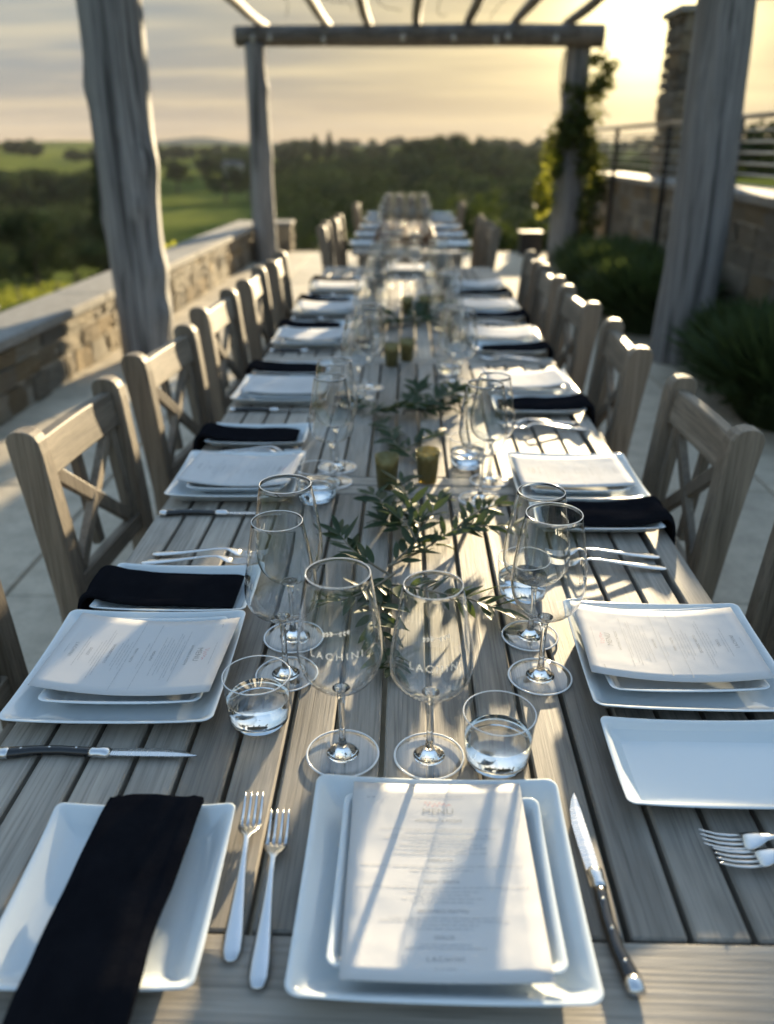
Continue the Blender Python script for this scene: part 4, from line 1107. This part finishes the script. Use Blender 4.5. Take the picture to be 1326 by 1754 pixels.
# the camera's own place at the head of the table
w0 = 'at the head place nearest the camera'
thing_mesh('dinner_plate', P_DINNER, (.036, .585, TZ + .0005), -.008, f'large square white dinner plate {w0}', 'plate', 'square dinner plates')
thing_mesh('side_plate', P_SMALL, (.040, .583, TZ + .0058), -.012, f'small square white plate under the menu {w0}', 'plate', 'small square plates')
place(MENU_H, (.0375, .584, TZ + .0058 + .0222), .006, f'printed white menu card, upright to the viewer, {w0}', 'menu', 'menu cards')
thing_mesh('rectangular_plate', P_RECT2, (-.268, .566, TZ + .0005), 0.02, 'white plate under a black napkin in the lower left corner', 'plate', 'rectangular plates')
napH = napkin_mesh([(-.104, .027), (-.085, .0285), (-.04, .0265), (.03, .0265), (.085, .0275), (.115, .0265), (.14, .0175), (.19, .002), (.215, -.02), (.225, -.06)], .100, 31, .008)
thing_mesh('napkin', napH, (-.262, .566, TZ + .0005), pi - .03, 'black linen napkin folded over the plate in the lower left corner', 'napkin', 'black napkins')
thing_mesh('fork', FORK, (-.156, .603, TZ), .06, f'left steel fork of the pair {w0}', 'fork', 'steel forks')
thing_mesh('fork', FORK, (-.126, .578, TZ), .04, f'right steel fork of the pair {w0}', 'fork', 'steel forks')
place(KN, (.190, .592, TZ), .05, f'black handled steak knife right of the plate {w0}', 'knife', 'steak knives')
place(GA, (-.071, .781, TZ + .0012), .0, f'left wine glass with white winery lettering {w0}', 'wine glass', 'wine glasses')
place(GB, (.031, .779, TZ + .0012), .08, f'right wine glass with white winery lettering {w0}', 'wine glass', 'wine glasses')
place(TU, (.110, .775, TZ + .0012), 1, f'short tumbler of water {w0}', 'tumbler', 'water tumblers')
# far head of the front tables
w1 = 'at the far head place of the front tables'
thing_mesh('dinner_plate', P_DINNER, (0, 4.88, TZ + .0005), 0, f'large square white dinner plate {w1}', 'plate', 'square dinner plates')
thing_mesh('side_plate', P_SMALL, (0, 4.885, TZ + .0058), 0, f'small square white plate {w1}', 'plate', 'small square plates')
place(MENU_H, (0, 4.885, TZ + .0058 + .0222), pi, f'printed white menu card {w1}', 'menu', 'menu cards')
for gx, gy, pr, nm in ((-.06, 4.66, GA, 'left'), (.04, 4.66, GB, 'right')): place(pr, (gx, gy, TZ + .0012), pi, f'{nm} clear wine glass {w1}', 'wine glass', 'wine glasses')
place(TU, (.13, 4.68, TZ + .0012), 0, f'short tumbler of water {w1}', 'tumbler', 'water tumblers')

# candle holders
for i, (x, y, lab) in enumerate(((-.039, 1.623, 'left gold glass candle holder of the pair behind the nearest olive branch'), (.047, 1.658, 'right gold glass candle holder of the pair behind the nearest olive branch'),
                                 (-.049, 2.685, 'left gold glass candle holder of the pair behind the middle olive branch'), (.001, 2.755, 'right gold glass candle holder of the pair behind the middle olive branch'),
                                 (.0, 3.60, 'left gold glass candle holder among the farthest olive branch'), (.075, 3.63, 'right gold glass candle holder among the farthest olive branch'))):
    place(VO, (x, y, TZ), i * 1.3, lab, 'candle holder', 'gold candle holders')

# ------------------------------------------------------------------ olive branches
def leaf_mesh(seed):
    r = random.Random(seed); V, Fc = [], []; n = 7; curl = r.uniform(-.16, .2); tw = r.uniform(-.5, .5)
    for k in range(n + 1):
        u = k / n; w = .125 * (sin(pi * u ** .85) ** .8 if 0 < u < 1 else 0) + .004
        a = tw * u
        c = Vector((0, u, curl * u * u + .03 * sin(pi * u)))
        for q in (-1, 0, 1):
            V.append(c + Vector((q * w * cos(a), 0, abs(q) * w * .35 + q * w * sin(a))))
    for k in range(n):
        for q in range(2): a = k * 3 + q; Fc.append((a, a + 1, a + 4, a + 3))
    return mesh('leaf', V, Fc, M['olive_leaf'], True)
LEAVES = [leaf_mesh(k) for k in range(7)]
def put_leaf(parent, base, d, up, L, r):
    d = d.normalized(); x = d.cross(up)
    if x.length < 1e-3: x = d.cross(Vector((1, 0, 0)))
    x.normalize(); z = x.cross(d)
    o = obj('leaf', r.choice(LEAVES), parent)
    Mx = Matrix(((x.x, d.x, z.x, 0), (x.y, d.y, z.y, 0), (x.z, d.z, z.z, 0), (0, 0, 0, 1)))
    o.rotation_mode = 'QUATERNION'; o.rotation_quaternion = Mx.to_quaternion(); o.location = base; o.scale = (L * r.uniform(.85, 1.25), L, L)
def branch_thing(label, sprigs, seed, spacing=.0105, leaf=(.034, .058), z_min=TZ + .003):
    r = random.Random(seed); o0 = Vector(sprigs[0][0])
    o0.z = TZ
    e = empty('olive_branch', o0); tag(e, label, 'olive branch', 'olive branches laid along the table')
    for sp in sprigs:
        P = catmull([(x_, y_, TZ + .004 + (z_ - TZ) * .72) for x_, y_, z_ in sp], 8); P = [p - o0 for p in P]
        n = len(P); obj('stem', mesh('stem', *tube(P, [.0024 - .0015 * k / (n - 1) for k in range(n)], 7), M['twig'], True), e)
        acc = 0.0; nxt = r.uniform(.02, .035); side = 1
        for k in range(1, n):
            seg = (P[k] - P[k - 1]).length; acc += seg
            while acc > nxt:
                nxt += spacing * r.uniform(.7, 1.3)
                tan = (P[k] - P[k - 1]).normalized(); sd = tan.cross(Vector((0, 0, 1))).normalized()
                for s_ in ((1, -1) if r.random() < .6 else (side,)):
                    side = -side
                    a = r.uniform(.4, 1.1); up_ = r.uniform(-.45, .42)
                    d = tan * cos(a) + sd * (s_ * sin(a)) + Vector((0, 0, up_ * .8))
                    L = r.uniform(*leaf)
                    d.normalize(); b = P[k]
                    tipz = b.z + d.z * L + TZ
                    if tipz < z_min + .002: d.z = (z_min + .002 - TZ - b.z) / L
                    put_leaf(e, b, d, Vector((r.uniform(-.6, .6), r.uniform(-.6, .6), 1)), L, r)
        tan = (P[-1] - P[-3]).normalized()
        put_leaf(e, P[-1], tan + Vector((r.uniform(-.3, .3), r.uniform(-.3, .3), .1)), Vector((0, 0, 1)), r.uniform(*leaf), r)
    return e
BR = {
'S1': [(-0.027, 1.248, 0.745), (-0.003, 1.289, 0.75), (0.019, 1.323, 0.762), (0.026, 1.371, 0.78), (0.013, 1.417, 0.795), (-0.008, 1.537, 0.8)],
'S1b': [(0.019, 1.327, 0.76), (0.006, 1.347, 0.785), (-0.024, 1.39, 0.8), (-0.062, 1.49, 0.79)],
'S1c': [(0.023, 1.366, 0.765), (0.044, 1.38, 0.79), (0.064, 1.448, 0.8)],
'S1d': [(0.019, 1.344, 0.752), (-0.004, 1.365, 0.765), (-0.042, 1.408, 0.765)],
'S2': [(-0.027, 1.248, 0.745), (0.027, 1.301, 0.75), (0.084, 1.353, 0.768), (0.133, 1.361, 0.78), (0.18, 1.356, 0.785)],
'S2b': [(0.084, 1.353, 0.768), (0.132, 1.421, 0.78), (0.172, 1.449, 0.785)],
'S3': [(-0.02, 1.213, 0.745), (-0.052, 1.226, 0.765), (-0.087, 1.25, 0.785), (-0.112, 1.292, 0.8)],
'S4': [(-0.036, 1.186, 0.745), (0.007, 1.16, 0.76), (0.048, 1.133, 0.768), (0.1, 1.109, 0.77), (0.141, 1.089, 0.762)],
'S5': [(-0.017, 1.223, 0.745), (-0.049, 1.16, 0.757), (-0.084, 1.122, 0.76), (-0.115, 1.116, 0.755)],
'S6': [(-0.024, 1.202, 0.745), (-0.038, 1.109, 0.75), (-0.031, 1.026, 0.75), (-0.019, 0.948, 0.748)],
'T1': [(-0.119, 2.094, 0.745), (-0.055, 2.113, 0.765), (0.014, 2.118, 0.78), (0.085, 2.181, 0.785), (0.146, 2.284, 0.78)],
'T2': [(-0.009, 2.117, 0.745), (0.014, 2.163, 0.775), (0.035, 2.25, 0.8)],
'T3': [(-0.056, 2.137, 0.745), (-0.103, 2.156, 0.765), (-0.145, 2.171, 0.77)],
'T4': [(-0.009, 2.154, 0.745), (0.061, 2.133, 0.76), (0.118, 2.189, 0.76)],
'U1': [(-0.087, 3.342, 0.745), (0.007, 3.373, 0.765), (0.115, 3.461, 0.78), (0.204, 3.658, 0.775)],
'U2': [(0.007, 3.392, 0.745), (0.042, 3.457, 0.785), (0.096, 3.731, 0.8)],
'U4': [(.02, 3.40, .745), (.06, 3.33, .765), (.12, 3.28, .765), (.17, 3.27, .755)],
'U5': [(.0, 3.40, .745), (-.05, 3.32, .76), (-.10, 3.27, .76)],
'U3': [(-0.017, 3.416, 0.745), (-0.07, 3.417, 0.78), (-0.115, 3.493, 0.79)],
}
branch_thing('olive branch with dark green leaves on the table, nearest to the camera', [BR[k] for k in ('S1', 'S1b', 'S1c', 'S1d', 'S2', 'S2b')], 3)
branch_thing('sparser olive twig lying in front of the nearest branch, behind the lettered glasses', [BR[k] for k in ('S4', 'S3', 'S5', 'S6')], 5, .0115)
branch_thing('olive branch in the middle of the table between the two candle pairs', [BR[k] for k in ('T1', 'T2', 'T3', 'T4')], 8, .0085, (.036, .062))
branch_thing('farthest olive branch on the table, around the last candle pair', [BR[k] for k in ('U1', 'U2', 'U3', 'U4', 'U5')], 11, .0085, (.036, .062))
branch_thing('thin loose olive sprig trailing between the nearest and the middle branch', [[(.03, 1.74, .745), (.0, 1.80, .757), (-.03, 1.87, .762), (-.035, 1.95, .757), (-.06, 2.03, .752)], [(-.01, 1.82, .75), (.04, 1.88, .76), (.075, 1.93, .757)]], 21, .013)
for i, (x, y, lab) in enumerate(((-.045, 1.965, 'loose fallen olive leaf on the table, left of the three'), (0, 1.966, 'loose fallen olive leaf on the table, right of the three'), (-.016, 1.89, 'loose fallen olive leaf on the table, nearest of the three'))):
    o = obj('fallen_leaf', LEAVES[i], None, (x, y, TZ + .004), (.05, .1, 1.2 + i), (.045, .045, .045)); tag(o, lab, 'leaf', 'fallen olive leaves')

# ------------------------------------------------------------------ back table: tray of glasses and plates
e = empty('wooden_tray', (-.02, 7.35, TZ)); tag(e, 'brown wooden tray on the back table carrying many wine glasses', 'tray')
obj('base', mesh('base', *xf(cbox(.44, 2.1, .016, .003), Matrix.Translation((0, 0, .009))), M['tray_wood']), e)
for s in (-1, 1):
    obj('edge', mesh('edge', *xf(cbox(.016, 2.1, .05, .003), Matrix.Translation((s * .212, 0, .043))), M['tray_wood']), e)
    obj('edge', mesh('edge', *xf(cbox(.406, .016, .05, .003), Matrix.Translation((0, s * 1.04, .043))), M['tray_wood']), e)
def low_glass():
    e = empty('tray_glass'); prof = spline_prof(BOWL_A, 2)
    obj('bowl', mesh('bowl', *lathe(double_wall(prof, .0014), 16), M['solid_glass'], True), e)
    st = [(.043, .0005), (.043, .0015), (.010, .004), (.004, .01), (.0036, .05), (.0045, .08), (.010, .0905), (.0006, .092)]
    obj('stem', mesh('stem', *lathe(st, 12, False, True), M['solid_glass'], True), e)
    return e
LG = low_glass()
rows = ('front', 'second', 'third', 'fourth', 'fifth', 'sixth', 'seventh', 'back')
cols = ('left', 'middle left', 'middle right', 'right')
for a in range(8):
    for b in range(4):
        place(LG, (-.175 + .103 * b + random.uniform(-.008, .008), 6.42 + a * .265 + random.uniform(-.03, .03), TZ + .0175), random.uniform(0, 6), f'wine glass on the wooden tray, {rows[a]} row, {cols[b]}', 'wine glass', 'glasses on the wooden tray')
for i, y in enumerate((6.25, 6.9, 7.6, 8.4, 9.1)):
    for s, sd in ((-1, 'left'), (1, 'right')):
        thing_mesh('dinner_plate', P_DINNER, (.02 + s * .31 - s * .04 * (0), y, TZ + .0005), 0, f'{ORD[i]} white plate along the {sd} edge of the back table', 'plate', 'plates on the back table')

# ------------------------------------------------------------------ evening haze over the valley
t = NT('haze_air')
pv = t.N('ShaderNodeVolumePrincipled', {'Color': (.86, .89, .95), 'Density': .00007, 'Anisotropy': .0})
t.l.new(pv.outputs[0], t.out.inputs['Volume'])
o = obj('haze', mesh('haze', *xf(cbox(5000, 5000, 90, 1), Matrix.Translation((0, 0, 12))), M['haze_air']))
tag(o, 'thin evening haze hanging in the valley air', 'haze', kind='stuff')
